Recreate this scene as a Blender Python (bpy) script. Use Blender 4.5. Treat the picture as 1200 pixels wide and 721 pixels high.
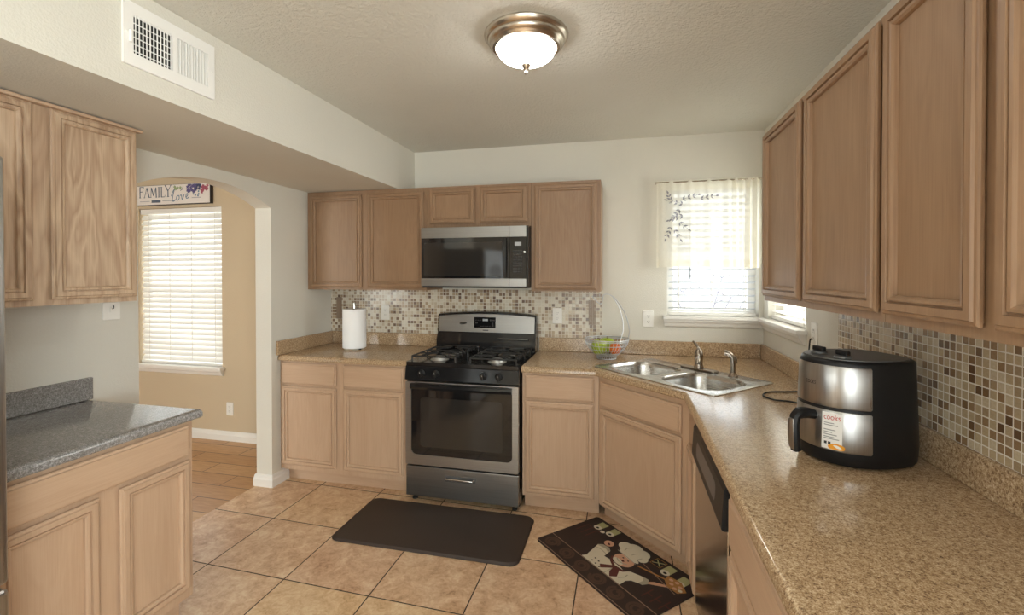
import bpy, bmesh, math, random
from math import pi, sin, cos, radians as R
from mathutils import Vector, Matrix
for o in list(bpy.data.objects): bpy.data.objects.remove(o)
SC = bpy.context.scene
COL = SC.collection
random.seed(7)

# ------------------------------------------------------------------ camera, sky, lamps, exposure
cd = bpy.data.cameras.new('camera'); cam = bpy.data.objects.new('camera', cd); COL.objects.link(cam)
cam.location = (-0.9225, -3.4825, 1.488)
cam.rotation_euler = (pi/2 - 0.0106, 0, 0.233)
cd.sensor_width = 36; cd.lens = 549.19/1200*36
cd.shift_x = -0.7/1200; cd.shift_y = -33.0/1200
cd.clip_start = .02
SC.camera = cam
SC.view_settings.view_transform = 'Standard'; SC.view_settings.look = 'None'
SC.view_settings.gamma = 1; SC.view_settings.use_curve_mapping = False
SC.view_settings.exposure = 0.75
SC.cycles.use_denoising = True
SC.cycles.max_bounces = 10; SC.cycles.diffuse_bounces = 6; SC.cycles.glossy_bounces = 5
SC.cycles.transparent_max_bounces = 24; SC.cycles.sample_clamp_indirect = 6

W = bpy.data.worlds.new('sky'); SC.world = W; W.use_nodes = True
bgn = W.node_tree.nodes['Background']
bgn.inputs[0].default_value = (.92, .96, 1.0, 1); bgn.inputs[1].default_value = 1.5

def lamp(name, kind, loc, rot, energy, color=(1,1,1), **kw):
    l = bpy.data.lights.new(name, kind); l.energy = energy; l.color = color
    for k, v in kw.items(): setattr(l, k, v)
    o = bpy.data.objects.new(name, l); COL.objects.link(o); o.location = loc; o.rotation_euler = rot
    return o
lamp('sun', 'SUN', (3, 2, 5), (R(48), 0, R(100)), 1.6, (1, .95, .86), angle=R(1))
# daylight lamps just outside real panes, facing in; fill lamps sit at added openings
lamp('fill_rear', 'AREA', (-1.05, -6.45, 1.25), (R(90), 0, 0), 32, (.94, .98, 1.0), shape='RECTANGLE', size=1.9, size_y=2.0)  # added fill lamp outside the added patio doors
lamp('fill_rear_dining', 'AREA', (-5.6, -6.45, 1.4), (R(90), 0, 0), 72, (.96, .98, 1.0), shape='RECTANGLE', size=1.8, size_y=1.4)  # added fill lamp for the dining side, at an added window
lamp('fill_right', 'AREA', (.26, -4.75, 1.45), (R(90), 0, R(90)), 62, (.93, .97, 1.0), shape='RECTANGLE', size=1.5, size_y=1.4)  # added fill lamp from the right, outside an added window
lamp('daylight_dining', 'AREA', (-4.9, .32, 1.4), (R(-90), 0, 0), 6, (.95, .98, 1), shape='RECTANGLE', size=.9, size_y=1.35)
lamp('daylight_sink', 'AREA', (-.32, .32, 1.37), (R(-90), 0, 0), 1.6, (.96, .97, 1), shape='RECTANGLE', size=.55, size_y=.30)
lamp('daylight_side', 'AREA', (.32, -.42, 1.65), (R(90), 0, R(90)), 10, (1, .97, .92), shape='RECTANGLE', size=.6, size_y=.85)

# ------------------------------------------------------------------ materials
MATS = {}
def nt(name):
    m = bpy.data.materials.new(name); m.use_nodes = True; t = m.node_tree
    b = t.nodes['Principled BSDF']; return m, t, b
def N(t, kind, **kw):
    n = t.nodes.new(kind)
    for k, v in kw.items():
        if k.startswith('i_'): n.inputs[k[2:].replace('_', ' ')].default_value = v
        else: setattr(n, k, v)
    return n
def L(t, a, b): t.links.new(a, b)
def rgb(c): return (c[0], c[1], c[2], 1)
def s2l(r, g, b):
    f = lambda v: (v/255/12.92 if v/255 <= .04045 else ((v/255+.055)/1.055)**2.4)
    return (f(r), f(g), f(b))
def plain(name, col, rough=.5, metal=0, spec=.5, **kw):
    m, t, b = nt(name)
    b.inputs['Base Color'].default_value = rgb(col); b.inputs['Roughness'].default_value = rough
    b.inputs['Metallic'].default_value = metal; b.inputs['Specular IOR Level'].default_value = spec
    for k, v in kw.items(): b.inputs[k].default_value = v
    MATS[name] = m; return m
def math_(t, op, a, b=None, c=None):
    n = t.nodes.new('ShaderNodeMath'); n.operation = op
    for i, v in enumerate((a, b, c)):
        if v is None: continue
        if isinstance(v, (int, float)): n.inputs[i].default_value = v
        else: L(t, v, n.inputs[i])
    return n.outputs[0]
def ramp(t, fac, stops, interp='LINEAR'):
    n = t.nodes.new('ShaderNodeValToRGB'); cr = n.color_ramp; cr.interpolation = interp
    while len(cr.elements) < len(stops): cr.elements.new(.5)
    for e, (p, c) in zip(cr.elements, stops): e.position = p; e.color = rgb(c)
    L(t, fac, n.inputs[0]); return n.outputs[0]
def mixc(t, fac, a, b, mode='MIX'):
    n = t.nodes.new('ShaderNodeMix'); n.data_type = 'RGBA'; n.blend_type = mode
    for s, v in ((n.inputs[0], fac), (n.inputs[6], a), (n.inputs[7], b)):
        if isinstance(v, (int, float)): s.default_value = v
        elif isinstance(v, tuple): s.default_value = rgb(v)
        else: L(t, v, s)
    return n.outputs[2]
def objco(t, rnd=False):
    tc = t.nodes.new('ShaderNodeTexCoord')
    if not rnd: return tc.outputs['Object']
    oi = t.nodes.new('ShaderNodeObjectInfo')
    v = t.nodes.new('ShaderNodeVectorMath'); v.operation = 'MULTIPLY_ADD'
    cx = t.nodes.new('ShaderNodeCombineXYZ')
    for i in range(3): L(t, oi.outputs['Random'], cx.inputs[i])
    L(t, cx.outputs[0], v.inputs[0]); v.inputs[1].default_value = (13.1, 7.7, 5.3); L(t, tc.outputs['Object'], v.inputs[2])
    return v.outputs[0]
def mapping(t, co, scale):
    n = t.nodes.new('ShaderNodeMapping'); n.inputs['Scale'].default_value = scale; L(t, co, n.inputs[0]); return n.outputs[0]
def noise(t, co, scale, detail=3, rough=.5, dist=0):
    n = N(t, 'ShaderNodeTexNoise'); n.inputs['Scale'].default_value = scale; n.inputs['Detail'].default_value = detail
    n.inputs['Roughness'].default_value = rough; n.inputs['Distortion'].default_value = dist
    L(t, co, n.inputs['Vector']); return n.outputs[0]
def bump(t, b, h, strength, dist=.002):
    n = t.nodes.new('ShaderNodeBump'); n.inputs['Strength'].default_value = strength; n.inputs['Distance'].default_value = dist
    L(t, h, n.inputs['Height']); L(t, n.outputs[0], b.inputs['Normal'])

def paint(name, col, scale, strength, rough=.75):
    m, t, b = nt(name); co = objco(t)
    n = noise(t, co, scale, 3, .55)
    n2 = noise(t, co, 1.3, 2)
    c = ramp(t, n2, [(.3, tuple(v*.96 for v in col)), (.7, tuple(min(1, v*1.03) for v in col))])
    L(t, c, b.inputs['Base Color']); b.inputs['Roughness'].default_value = rough
    h = ramp(t, n, [(.38, (0,0,0)), (.62, (1,1,1))])
    bump(t, b, h, strength, .0025); MATS[name] = m; return m
paint('wall_paint', s2l(222, 219, 209), 130, .22)
paint('dining_paint', s2l(206, 188, 160), 130, .2)
paint('ceiling_paint', s2l(219, 218, 210), 70, .8, .85)

def wood(name, light, dark, axis, grain=1.0, cath=.25):
    """tan pickled oak; the grain runs along AXIS of the object's own frame"""
    m, t, b = nt(name); co = objco(t, True)
    sc = [38, 38, 38]; sc['xyz'.index(axis)] = 1.6
    fine = noise(t, mapping(t, co, tuple(v*2.6 if v > 2 else v for v in sc)), 3, 4, .6)
    sc2 = [5, 5, 5]; sc2['xyz'.index(axis)] = .9
    big = noise(t, mapping(t, co, tuple(sc2)), 1.5, 3, .5, .6)
    rings = math_(t, 'FRACT', math_(t, 'MULTIPLY', big, 9))
    rr = math_(t, 'ABSOLUTE', math_(t, 'SUBTRACT', rings, .5))
    f = math_(t, 'ADD', math_(t, 'MULTIPLY', fine, grain), math_(t, 'MULTIPLY', rr, cath))
    f = math_(t, 'ADD', f, math_(t, 'MULTIPLY', big, .35))
    mean = .5*grain+.25*cath+.175
    c = ramp(t, f, [(mean-.17, dark), (mean+.17, light)])
    L(t, c, b.inputs['Base Color']); b.inputs['Roughness'].default_value = .42
    b.inputs['Specular IOR Level'].default_value = .35
    bump(t, b, fine, .08, .0008); MATS[name] = m; return m
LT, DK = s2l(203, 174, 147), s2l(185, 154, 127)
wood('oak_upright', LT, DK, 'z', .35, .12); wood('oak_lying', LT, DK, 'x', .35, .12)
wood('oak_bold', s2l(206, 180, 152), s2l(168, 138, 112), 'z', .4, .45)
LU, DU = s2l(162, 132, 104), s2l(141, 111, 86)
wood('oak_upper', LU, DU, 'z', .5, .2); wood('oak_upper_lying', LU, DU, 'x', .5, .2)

def laminate(name, cols, rough):
    m, t, b = nt(name); co = objco(t)
    n1 = noise(t, co, 270, 3, .65); n2 = noise(t, co, 110, 2, .6); n3 = noise(t, co, 480, 2, .5)
    f = math_(t, 'ADD', math_(t, 'MULTIPLY', n1, .62), math_(t, 'MULTIPLY', n2, .38))
    c = ramp(t, f, [(.36, cols[0]), (.45, cols[1]), (.53, cols[2]), (.62, cols[3])])
    sp = ramp(t, n3, [(.60, (0,0,0)), (.68, (1,1,1))])
    c = mixc(t, math_(t, 'MULTIPLY', sp, .5), c, cols[3])
    L(t, c, b.inputs['Base Color']); b.inputs['Roughness'].default_value = rough
    b.inputs['Specular IOR Level'].default_value = .55
    MATS[name] = m; return m
laminate('laminate_tan', [s2l(104, 80, 62), s2l(160, 131, 99), s2l(188, 160, 126), s2l(218, 197, 166)], .14)
laminate('laminate_daylit', [s2l(96, 93, 91), s2l(124, 121, 119), s2l(144, 142, 140), s2l(180, 178, 177)], .15)  # tan speckle turned grey: the cool daylight on it is in the colour

def mosaic(name, a, cols):
    m, t, b = nt(name); P = .0254
    sp = t.nodes.new('ShaderNodeSeparateXYZ'); L(t, objco(t), sp.inputs[0])
    u = math_(t, 'DIVIDE', sp.outputs['XYZ'.index(a)], P); v = math_(t, 'DIVIDE', sp.outputs[2], P)
    cx = t.nodes.new('ShaderNodeCombineXYZ'); L(t, math_(t, 'FLOOR', u), cx.inputs[0]); L(t, math_(t, 'FLOOR', v), cx.inputs[1])
    wn = t.nodes.new('ShaderNodeTexWhiteNoise'); wn.noise_dimensions = '3D'; L(t, cx.outputs[0], wn.inputs[0])
    c = ramp(t, wn.outputs[0], cols, 'CONSTANT')
    vein = noise(t, objco(t), 160, 3, .6)
    c = mixc(t, .35, c, ramp(t, vein, [(.3, (.55,.5,.45)), (.7, (1,1,1))]), 'MULTIPLY')
    ed = lambda w: math_(t, 'ABSOLUTE', math_(t, 'SUBTRACT', math_(t, 'FRACT', w), .5))
    mx = math_(t, 'MAXIMUM', ed(u), ed(v))
    g = math_(t, 'GREATER_THAN', mx, .43)
    L(t, mixc(t, g, c, s2l(222, 215, 201)), b.inputs['Base Color'])
    L(t, math_(t, 'MULTIPLY_ADD', g, .5, .22), b.inputs['Roughness'])
    h = ramp(t, mx, [(.40, (1,1,1)), (.46, (0,0,0))]); bump(t, b, h, .5, .0015)
    MATS[name] = m; return m
PAL = [(0, s2l(226,219,203)), (.30, s2l(212,199,176)), (.50, s2l(190,170,143)), (.66, s2l(172,152,128)), (.79, s2l(148,124,102)), (.90, s2l(128,106,90))]
mosaic('mosaic_x', 'X', PAL)
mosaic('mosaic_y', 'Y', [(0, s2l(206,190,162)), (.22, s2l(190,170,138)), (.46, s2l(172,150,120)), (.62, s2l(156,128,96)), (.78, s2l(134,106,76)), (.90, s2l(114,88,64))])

def floor_tile():
    m, t, b = nt('kitchen_tile'); co = objco(t)
    sp = t.nodes.new('ShaderNodeSeparateXYZ'); L(t, co, sp.inputs[0])
    u = math_(t, 'DIVIDE', math_(t, 'ADD', sp.outputs[0], 2.997), .4645)
    yy = math_(t, 'MULTIPLY_ADD', sp.outputs[0], .028, sp.outputs[1])
    v = math_(t, 'DIVIDE', math_(t, 'ADD', yy, 1.137), .4645)
    cx = t.nodes.new('ShaderNodeCombineXYZ'); L(t, math_(t, 'FLOOR', u), cx.inputs[0]); L(t, math_(t, 'FLOOR', v), cx.inputs[1])
    wn = t.nodes.new('ShaderNodeTexWhiteNoise'); wn.noise_dimensions = '3D'; L(t, cx.outputs[0], wn.inputs[0])
    off = t.nodes.new('ShaderNodeVectorMath'); off.operation = 'MULTIPLY_ADD'
    L(t, wn.outputs[1], off.inputs[0]); off.inputs[1].default_value = (9, 9, 9); L(t, co, off.inputs[2])
    n1 = noise(t, off.outputs[0], 9, 6, .68, .8); n2 = noise(t, off.outputs[0], 34, 4, .65, 1.2)
    f = math_(t, 'ADD', math_(t, 'MULTIPLY', n1, .6), math_(t, 'MULTIPLY', n2, .4))
    red = ramp(t, f, [(.32, s2l(156,116,88)), (.42, s2l(202,162,130)), (.53, s2l(222,188,156)), (.64, s2l(238,214,186))])
    yel = ramp(t, f, [(.32, s2l(166,130,92)), (.42, s2l(212,176,132)), (.53, s2l(230,200,160)), (.64, s2l(242,222,188))])
    c = mixc(t, wn.outputs[0], red, yel)
    ed = lambda w: math_(t, 'ABSOLUTE', math_(t, 'SUBTRACT', math_(t, 'FRACT', w), .5))
    mx = math_(t, 'MAXIMUM', ed(u), ed(v)); g = math_(t, 'GREATER_THAN', mx, .4935)
    L(t, mixc(t, g, c, s2l(70, 56, 46)), b.inputs['Base Color'])
    L(t, math_(t, 'MULTIPLY_ADD', g, .4, .36), b.inputs['Roughness'])
    h = math_(t, 'ADD', math_(t, 'MULTIPLY', f, .35), ramp(t, mx, [(.488, (1,1,1)), (.497, (0,0,0))]))
    bump(t, b, h, .35, .002); MATS['kitchen_tile'] = m
floor_tile()
def plank_tile():
    m, t, b = nt('dining_plank'); co = objco(t)
    mp = t.nodes.new('ShaderNodeMapping'); mp.inputs['Location'].default_value = (3.69, .93, 0); L(t, co, mp.inputs[0])
    br = t.nodes.new('ShaderNodeTexBrick'); L(t, mp.outputs[0], br.inputs[0])
    br.offset = .5; br.inputs['Scale'].default_value = 1; br.inputs['Brick Width'].default_value = .64; br.inputs['Row Height'].default_value = .165
    br.inputs['Mortar Size'].default_value = .003; br.inputs['Mortar Smooth'].default_value = .1; br.inputs['Bias'].default_value = 0
    br.inputs['Color1'].default_value = rgb(s2l(196,150,104)); br.inputs['Color2'].default_value = rgb(s2l(214,172,124)); br.inputs['Mortar'].default_value = rgb(s2l(84,62,46))
    gr = noise(t, mapping(t, co, (3, 30, 1)), 2.5, 5, .65, .5)
    c = mixc(t, .6, br.outputs[0], ramp(t, gr, [(.3, (.62,.5,.4)), (.65, (1,1,1))]), 'MULTIPLY')
    L(t, c, b.inputs['Base Color']); b.inputs['Roughness'].default_value = .38; MATS['dining_plank'] = m
plank_tile()

def steel(name, col, rough, axis='x', amt=.06):
    m, t, b = nt(name); co = objco(t)
    sc = [260, 260, 260]; sc['xyz'.index(axis)] = 2
    n = noise(t, mapping(t, co, tuple(sc)), 1, 3, .6)
    L(t, ramp(t, n, [(.3, tuple(v*.9 for v in col)), (.7, tuple(min(1, v*1.06) for v in col))]), b.inputs['Base Color'])
    b.inputs['Metallic'].default_value = 1
    L(t, math_(t, 'MULTIPLY_ADD', n, amt*2, rough-amt), b.inputs['Roughness'])
    MATS[name] = m; return m
steel('steel', (.37, .36, .345), .38); steel('steel_z', (.42, .41, .40), .30, 'z')
steel('steel_dark', (.33, .325, .315), .36); steel('sink_steel', (.62, .61, .59), .26)
steel('dishwasher_steel', (.40, .37, .34), .16, 'x', .03)
plain('nickel', (.56, .50, .43), .26, 1); plain('faucet_nickel', (.36, .31, .26), .24, 1); plain('chrome', (.8, .8, .8), .08, 1)
plain('black_enamel', (.012, .012, .013), .14); plain('black_glass', (.010, .010, .011), .05, 0, .6)
plain('oven_window', (.026, .024, .022), .06, 0, .6); plain('cast_iron', (.03, .03, .031), .22)
plain('black_plastic', (.010, .010, .011), .42, 0, .32); plain('dark_grey_plastic', (.10, .10, .10), .35)
plain('burner_aluminium', (.7, .7, .68), .35, .8); plain('white_paint', s2l(238, 236, 231), .4)
plain('white_plastic', s2l(240, 238, 232), .35); plain('vent_white', s2l(242, 241, 238), .4); plain('slot_dark', (.02, .02, .02), .6)
plain('caulk', s2l(228, 220, 205), .6); plain('grey_button', (.035, .035, .036), .6); plain('display_grey', (.42, .44, .46), .3)
plain('basket_wire', (.62, .64, .68), .38, .6)
plain('mat_brown', s2l(62, 51, 45), .62); plain('paper', s2l(246, 246, 246), .9)
plain('print_brown', s2l(50, 36, 31), .7); plain('print_line', s2l(150, 122, 100), .7); plain('print_swirl', s2l(78, 56, 45), .7)
plain('print_white', s2l(212, 204, 182), .75); plain('print_shade', s2l(168, 160, 140), .75); plain('print_skin', s2l(206, 160, 132), .75)
plain('print_maroon', s2l(92, 42, 36), .75); plain('print_olive', s2l(176, 172, 124), .75); plain('print_gold', s2l(168, 120, 66), .75); plain('print_black', s2l(24, 19, 18), .75)
plain('print_red', s2l(84, 44, 36), .75)
plain('apple_green', s2l(164, 186, 52), .3); plain('orange_skin', s2l(226, 112, 40), .45); plain('stem_brown', s2l(80, 58, 34), .7)
plain('sign_board', s2l(232, 226, 222), .6); plain('sign_edge', s2l(52, 44, 44), .6); plain('ink_slate', s2l(84, 98, 118), .6); plain('ink_blue', s2l(96, 126, 152), .6)
plain('ink_purple', s2l(92, 84, 134), .6); plain('ink_navy', s2l(62, 70, 104), .6); plain('ink_rose', s2l(168, 84, 104), .6); plain('ink_leaf', s2l(150, 168, 128), .6); plain('ink_faint', s2l(168, 164, 172), .6); plain('ink_rust', s2l(156, 92, 62), .6)
plain('sticker_white', s2l(240, 238, 234), .5); plain('sticker_red', s2l(196, 62, 58), .5); plain('sticker_orange', s2l(236, 160, 40), .5); plain('sticker_grey', s2l(140, 138, 136), .5); plain('ink_black', (.02, .02, .02), .5)
plain('leaf_thread', s2l(150, 148, 156), .8); plain('bark', s2l(150, 148, 162), .9); plain('accent_strip', s2l(150, 130, 112), .4)
plain('yard_gravel', s2l(226, 222, 214), .95); plain('rubber', (.02, .02, .02), .8); plain('cork_underside', s2l(90, 80, 70), .9)

def blind_mat(name, col, tr):
    m = bpy.data.materials.new(name); m.use_nodes = True; t = m.node_tree; t.nodes.clear()
    o = N(t, 'ShaderNodeOutputMaterial'); d = N(t, 'ShaderNodeBsdfDiffuse'); tl = N(t, 'ShaderNodeBsdfTranslucent'); mx = N(t, 'ShaderNodeMixShader')
    d.inputs[0].default_value = rgb(col); tl.inputs[0].default_value = rgb(col); mx.inputs[0].default_value = tr
    L(t, d.outputs[0], mx.inputs[1]); L(t, tl.outputs[0], mx.inputs[2]); L(t, mx.outputs[0], o.inputs[0]); MATS[name] = m
blind_mat('blind_slat', s2l(244, 242, 238), .22); blind_mat('open_slat', s2l(226, 228, 232), .06)
def sheer_mat():
    m = bpy.data.materials.new('sheer_cloth'); m.use_nodes = True; t = m.node_tree; t.nodes.clear()
    o = N(t, 'ShaderNodeOutputMaterial'); d = N(t, 'ShaderNodeBsdfDiffuse'); tl = N(t, 'ShaderNodeBsdfTranslucent'); tp = N(t, 'ShaderNodeBsdfTransparent')
    m1 = N(t, 'ShaderNodeMixShader'); m2 = N(t, 'ShaderNodeMixShader')
    c = s2l(253, 250, 240)
    d.inputs[0].default_value = rgb(c); tl.inputs[0].default_value = rgb(c); tp.inputs[0].default_value = (1, 1, 1, 1)
    m1.inputs[0].default_value = .55
    w = noise(t, mapping(t, objco(t), (600, 1, 60)), 1, 2)
    L(t, math_(t, 'MULTIPLY_ADD', w, .16, .08), m2.inputs[0])
    L(t, d.outputs[0], m1.inputs[1]); L(t, tl.outputs[0], m1.inputs[2]); L(t, m1.outputs[0], m2.inputs[1]); L(t, tp.outputs[0], m2.inputs[2]); L(t, m2.outputs[0], o.inputs[0])
    MATS['sheer_cloth'] = m
sheer_mat()
def pane_mat():
    m = bpy.data.materials.new('window_glass'); m.use_nodes = True; t = m.node_tree; t.nodes.clear()
    o = N(t, 'ShaderNodeOutputMaterial'); g = N(t, 'ShaderNodeBsdfGlossy'); tp = N(t, 'ShaderNodeBsdfTransparent'); mx = N(t, 'ShaderNodeMixShader'); fr = N(t, 'ShaderNodeFresnel')
    fr.inputs[0].default_value = 1.45; g.inputs['Roughness'].default_value = .01; tp.inputs[0].default_value = (.96, .98, .97, 1)
    geo = N(t, 'ShaderNodeNewGeometry'); L(t, math_(t, 'MULTIPLY', fr.outputs[0], math_(t, 'SUBTRACT', 1, geo.outputs['Backfacing'])), mx.inputs[0]); L(t, tp.outputs[0], mx.inputs[1]); L(t, g.outputs[0], mx.inputs[2]); L(t, mx.outputs[0], o.inputs[0]); MATS['window_glass'] = m
pane_mat()
def lampglass():
    m, t, b = nt('lamp_glass')
    b.inputs['Base Color'].default_value = (.9, .88, .82, 1); b.inputs['Roughness'].default_value = .25
    b.inputs['Emission Color'].default_value = (1, .985, .95, 1); b.inputs['Emission Strength'].default_value = 18
    MATS['lamp_glass'] = m
lampglass()

# ------------------------------------------------------------------ mesh building
class MB:
    def __init__(s): s.v = []; s.f = []; s.mi = []; s.cur = 0
    def add(s, vs, fs):
        n = len(s.v); s.v += [tuple(p) for p in vs]; s.f += [tuple(i+n for i in f) for f in fs]; s.mi += [s.cur]*len(fs); return s
    def box(s, x0, x1, y0, y1, z0, z1, m=None):
        vs = [(x0,y0,z0),(x1,y0,z0),(x1,y1,z0),(x0,y1,z0),(x0,y0,z1),(x1,y0,z1),(x1,y1,z1),(x0,y1,z1)]
        if m: vs = [m @ Vector(p) for p in vs]
        return s.add(vs, [(0,3,2,1),(4,5,6,7),(0,1,5,4),(1,2,6,5),(2,3,7,6),(3,0,4,7)])
    def loft(s, rings, cap0=True, cap1=True, closed=False):
        n = len(rings[0]); vs = [p for r in rings for p in r]; fs = []
        k = len(rings)
        for a in range(k if closed else k-1):
            b = (a+1) % k
            for i in range(n):
                j = (i+1) % n; fs.append((a*n+i, a*n+j, b*n+j, b*n+i))
        if not closed:
            if cap0: fs.append(tuple(range(n-1, -1, -1)))
            if cap1: fs.append(tuple((k-1)*n+i for i in range(n)))
        return s.add(vs, fs)
    def lathe(s, prof, seg=32, c=(0,0,0), m=None):
        rings = []
        for r, z in prof:
            rings.append([Vector((c[0]+max(r,1e-5)*cos(2*pi*i/seg), c[1]+max(r,1e-5)*sin(2*pi*i/seg), c[2]+z)) for i in range(seg)])
        if m: rings = [[m @ p for p in r] for r in rings]
        return s.loft(rings)
    def tube(s, pts, r, seg=8, closed=False, r1=None):
        pts = [Vector(p) for p in pts]; n = len(pts); rings = []; prev = None
        for i, p in enumerate(pts):
            if closed: d = pts[(i+1) % n]-pts[i-1]
            else: d = pts[min(i+1, n-1)]-pts[max(i-1, 0)]
            d.normalize()
            if prev is None:
                a = Vector((0,0,1)) if abs(d.z) < .9 else Vector((1,0,0)); u = d.cross(a).normalized()
            else:
                u = prev - d*prev.dot(d)
                u = u.normalized() if u.length > 1e-6 else d.orthogonal().normalized()
            prev = u; w = d.cross(u)
            rr = r if r1 is None else r+(r1-r)*i/max(1, n-1)
            rings.append([p+(u*cos(2*pi*k/seg)+w*sin(2*pi*k/seg))*rr for k in range(seg)])
        return s.loft(rings, closed=closed)
    def prism(s, poly, h0, h1, f):
        """poly: 2-D points, f(a,b,h) -> 3-D"""
        return s.loft([[f(a, b, h0) for a, b in poly], [f(a, b, h1) for a, b in poly]])
    def build(s, name, mat, parent=None, loc=(0,0,0), smooth=False, bevel=0, seg=2, rot=0):
        me = bpy.data.meshes.new(name); me.from_pydata(s.v, [], s.f)
        mats = mat if isinstance(mat, (list, tuple)) else [mat]
        for k in mats: me.materials.append(MATS[k])
        if len(mats) > 1: me.polygons.foreach_set('material_index', s.mi)
        b = bmesh.new(); b.from_mesh(me); bmesh.ops.recalc_face_normals(b, faces=b.faces)
        b.to_mesh(me); b.free()
        if smooth:
            me.polygons.foreach_set('use_smooth', [True]*len(me.polygons)); me.set_sharp_from_angle(angle=R(38))
        o = bpy.data.objects.new(name, me); COL.objects.link(o)
        if parent: o.parent = parent
        else: o.location = loc; o.rotation_euler = (0, 0, rot)
        if bevel:
            md = o.modifiers.new('edge', 'BEVEL'); md.width = bevel; md.segments = seg; md.limit_method = 'ANGLE'; md.angle_limit = R(40); md.harden_normals = False
        return o
def tag(o, label, cat, group=None):
    o['label'] = label; o['category'] = cat
    if group: o['group'] = group
    return o
def thing(name, label, cat, loc=(0,0,0), rot=0, group=None):
    o = bpy.data.objects.new(name, None); COL.objects.link(o); o.location = loc; o.rotation_euler = (0, 0, rot); o.empty_display_size = .1
    return tag(o, label, cat, group)
def struct(o): o['kind'] = 'structure'; return o
def sempty(name, loc=(0,0,0), rot=0):
    o = bpy.data.objects.new(name, None); COL.objects.link(o); o.location = loc; o.rotation_euler = (0, 0, rot); return struct(o)
def rrect(x0, x1, y0, y1, r, n=6):
    pts = []
    for cx, cy, a in ((x1-r, y1-r, 0), (x0+r, y1-r, 90), (x0+r, y0+r, 180), (x1-r, y0+r, 270)):
        for i in range(n+1):
            t = R(a+90*i/n); pts.append((cx+r*cos(t), cy+r*sin(t)))
    return pts
def filled(outer, holes, z):
    """a flat face set with holes -> (verts, tris)"""
    b = bmesh.new(); es = []
    for loop in [outer]+holes:
        vs = [b.verts.new((p[0], p[1], z)) for p in loop]
        es += [b.edges.new((vs[i], vs[(i+1) % len(vs)])) for i in range(len(vs))]
    bmesh.ops.triangle_fill(b, use_beauty=True, use_dissolve=False, edges=es)
    b.verts.ensure_lookup_table(); b.verts.index_update()
    out = [v.co.copy() for v in b.verts], [tuple(v.index for v in f.verts) for f in b.faces]
    b.free(); return out
def weld(o, d=1e-5):
    b = bmesh.new(); b.from_mesh(o.data); bmesh.ops.remove_doubles(b, verts=b.verts, dist=d); bmesh.ops.recalc_face_normals(b, faces=b.faces); b.to_mesh(o.data); b.free()
def slab_with_holes(mb, outer, holes, f, h0, h1):
    """extruded plate with holes, f(a,b,h) -> 3-D"""
    vs, fs = filled(outer, holes, 0)
    for h in (h0, h1): mb.add([f(p.x, p.y, h) for p in vs], fs)
    for loop in [outer]+holes: mb.loft([[f(a, b, h0) for a, b in loop], [f(a, b, h1) for a, b in loop]], False, False)
def text_mesh(txt, size, ext=.0004):
    c = bpy.data.curves.new('txt', 'FONT'); c.body = txt; c.size = size; c.extrude = ext; c.resolution_u = 3
    o = bpy.data.objects.new('txt', c); COL.objects.link(o)
    dg = bpy.context.evaluated_depsgraph_get(); dg.update()
    me = o.evaluated_get(dg).to_mesh()
    vs = [v.co.copy() for v in me.vertices]; fs = [tuple(p.vertices) for p in me.polygons]
    o.evaluated_get(dg).to_mesh_clear(); bpy.data.objects.remove(o); bpy.data.curves.remove(c)
    return vs, fs

# ------------------------------------------------------------------ the room
XL, HC, HU = -3.313, 2.463, 2.122
YR = -6.2
XF = -7.2
fm = MB(); fm.add([(-3.44,YR,0),(0.15,YR,0),(0.15,.15,0),(-3.44,.15,0),(XF,YR,0),(XF,.15,0),(-3.44,YR,-.05),(0.15,YR,-.05),(0.15,.15,-.05),(-3.44,.15,-.05),(XF,YR,-.05),(XF,.15,-.05)],
    [(0,1,2,3),(6,9,8,7),(7,8,2,1),(6,7,1,0),(8,9,3,2)])
fm.cur = 1; fm.add([(XF,YR,0),(-3.44,YR,0),(-3.44,.15,0),(XF,.15,0),(XF,YR,-.05),(-3.44,YR,-.05),(-3.44,.15,-.05),(XF,.15,-.05)], [(0,1,2,3),(4,7,6,5),(0,4,5,1),(2,6,7,3),(3,7,4,0)])
struct(fm.build('floor', ['kitchen_tile', 'dining_plank']))
struct(MB().box(XF-.15, .15, YR-.15, .15, HC, HC+.1).build('ceiling', 'ceiling_paint'))
# back wall with the dining window and the sink window
KW = (-.625, -.03, 1.185, 2.14); DW = (-5.36, -4.425, .645, 2.10); SW = (-.76, -.10, 1.185, 2.14)
def rect(a0, a1, b0, b1): return [(a0,b0),(a1,b0),(a1,b1),(a0,b1)]
mb = MB(); slab_with_holes(mb, rect(-3.44, .15, 0, HC), [rect(*KW)], lambda a, b, h: (a, h, b), 0, .15)
struct(mb.build('wall_back', 'wall_paint'))
mb = MB(); slab_with_holes(mb, rect(XF, -3.441, 0, HC), [rect(*DW)], lambda a, b, h: (a, h, b), 0, .15)
struct(mb.build('wall_dining', 'dining_paint'))
mb = MB(); slab_with_holes(mb, rect(YR, 0, 0, HC), [rect(*SW), rect(-5.6, -3.9, .65, 2.15)], lambda a, b, h: (h, a, b), 0, .15)  # second opening added out of view for the right-hand fill lamp
struct(mb.build('wall_right', 'wall_paint'))
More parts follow.
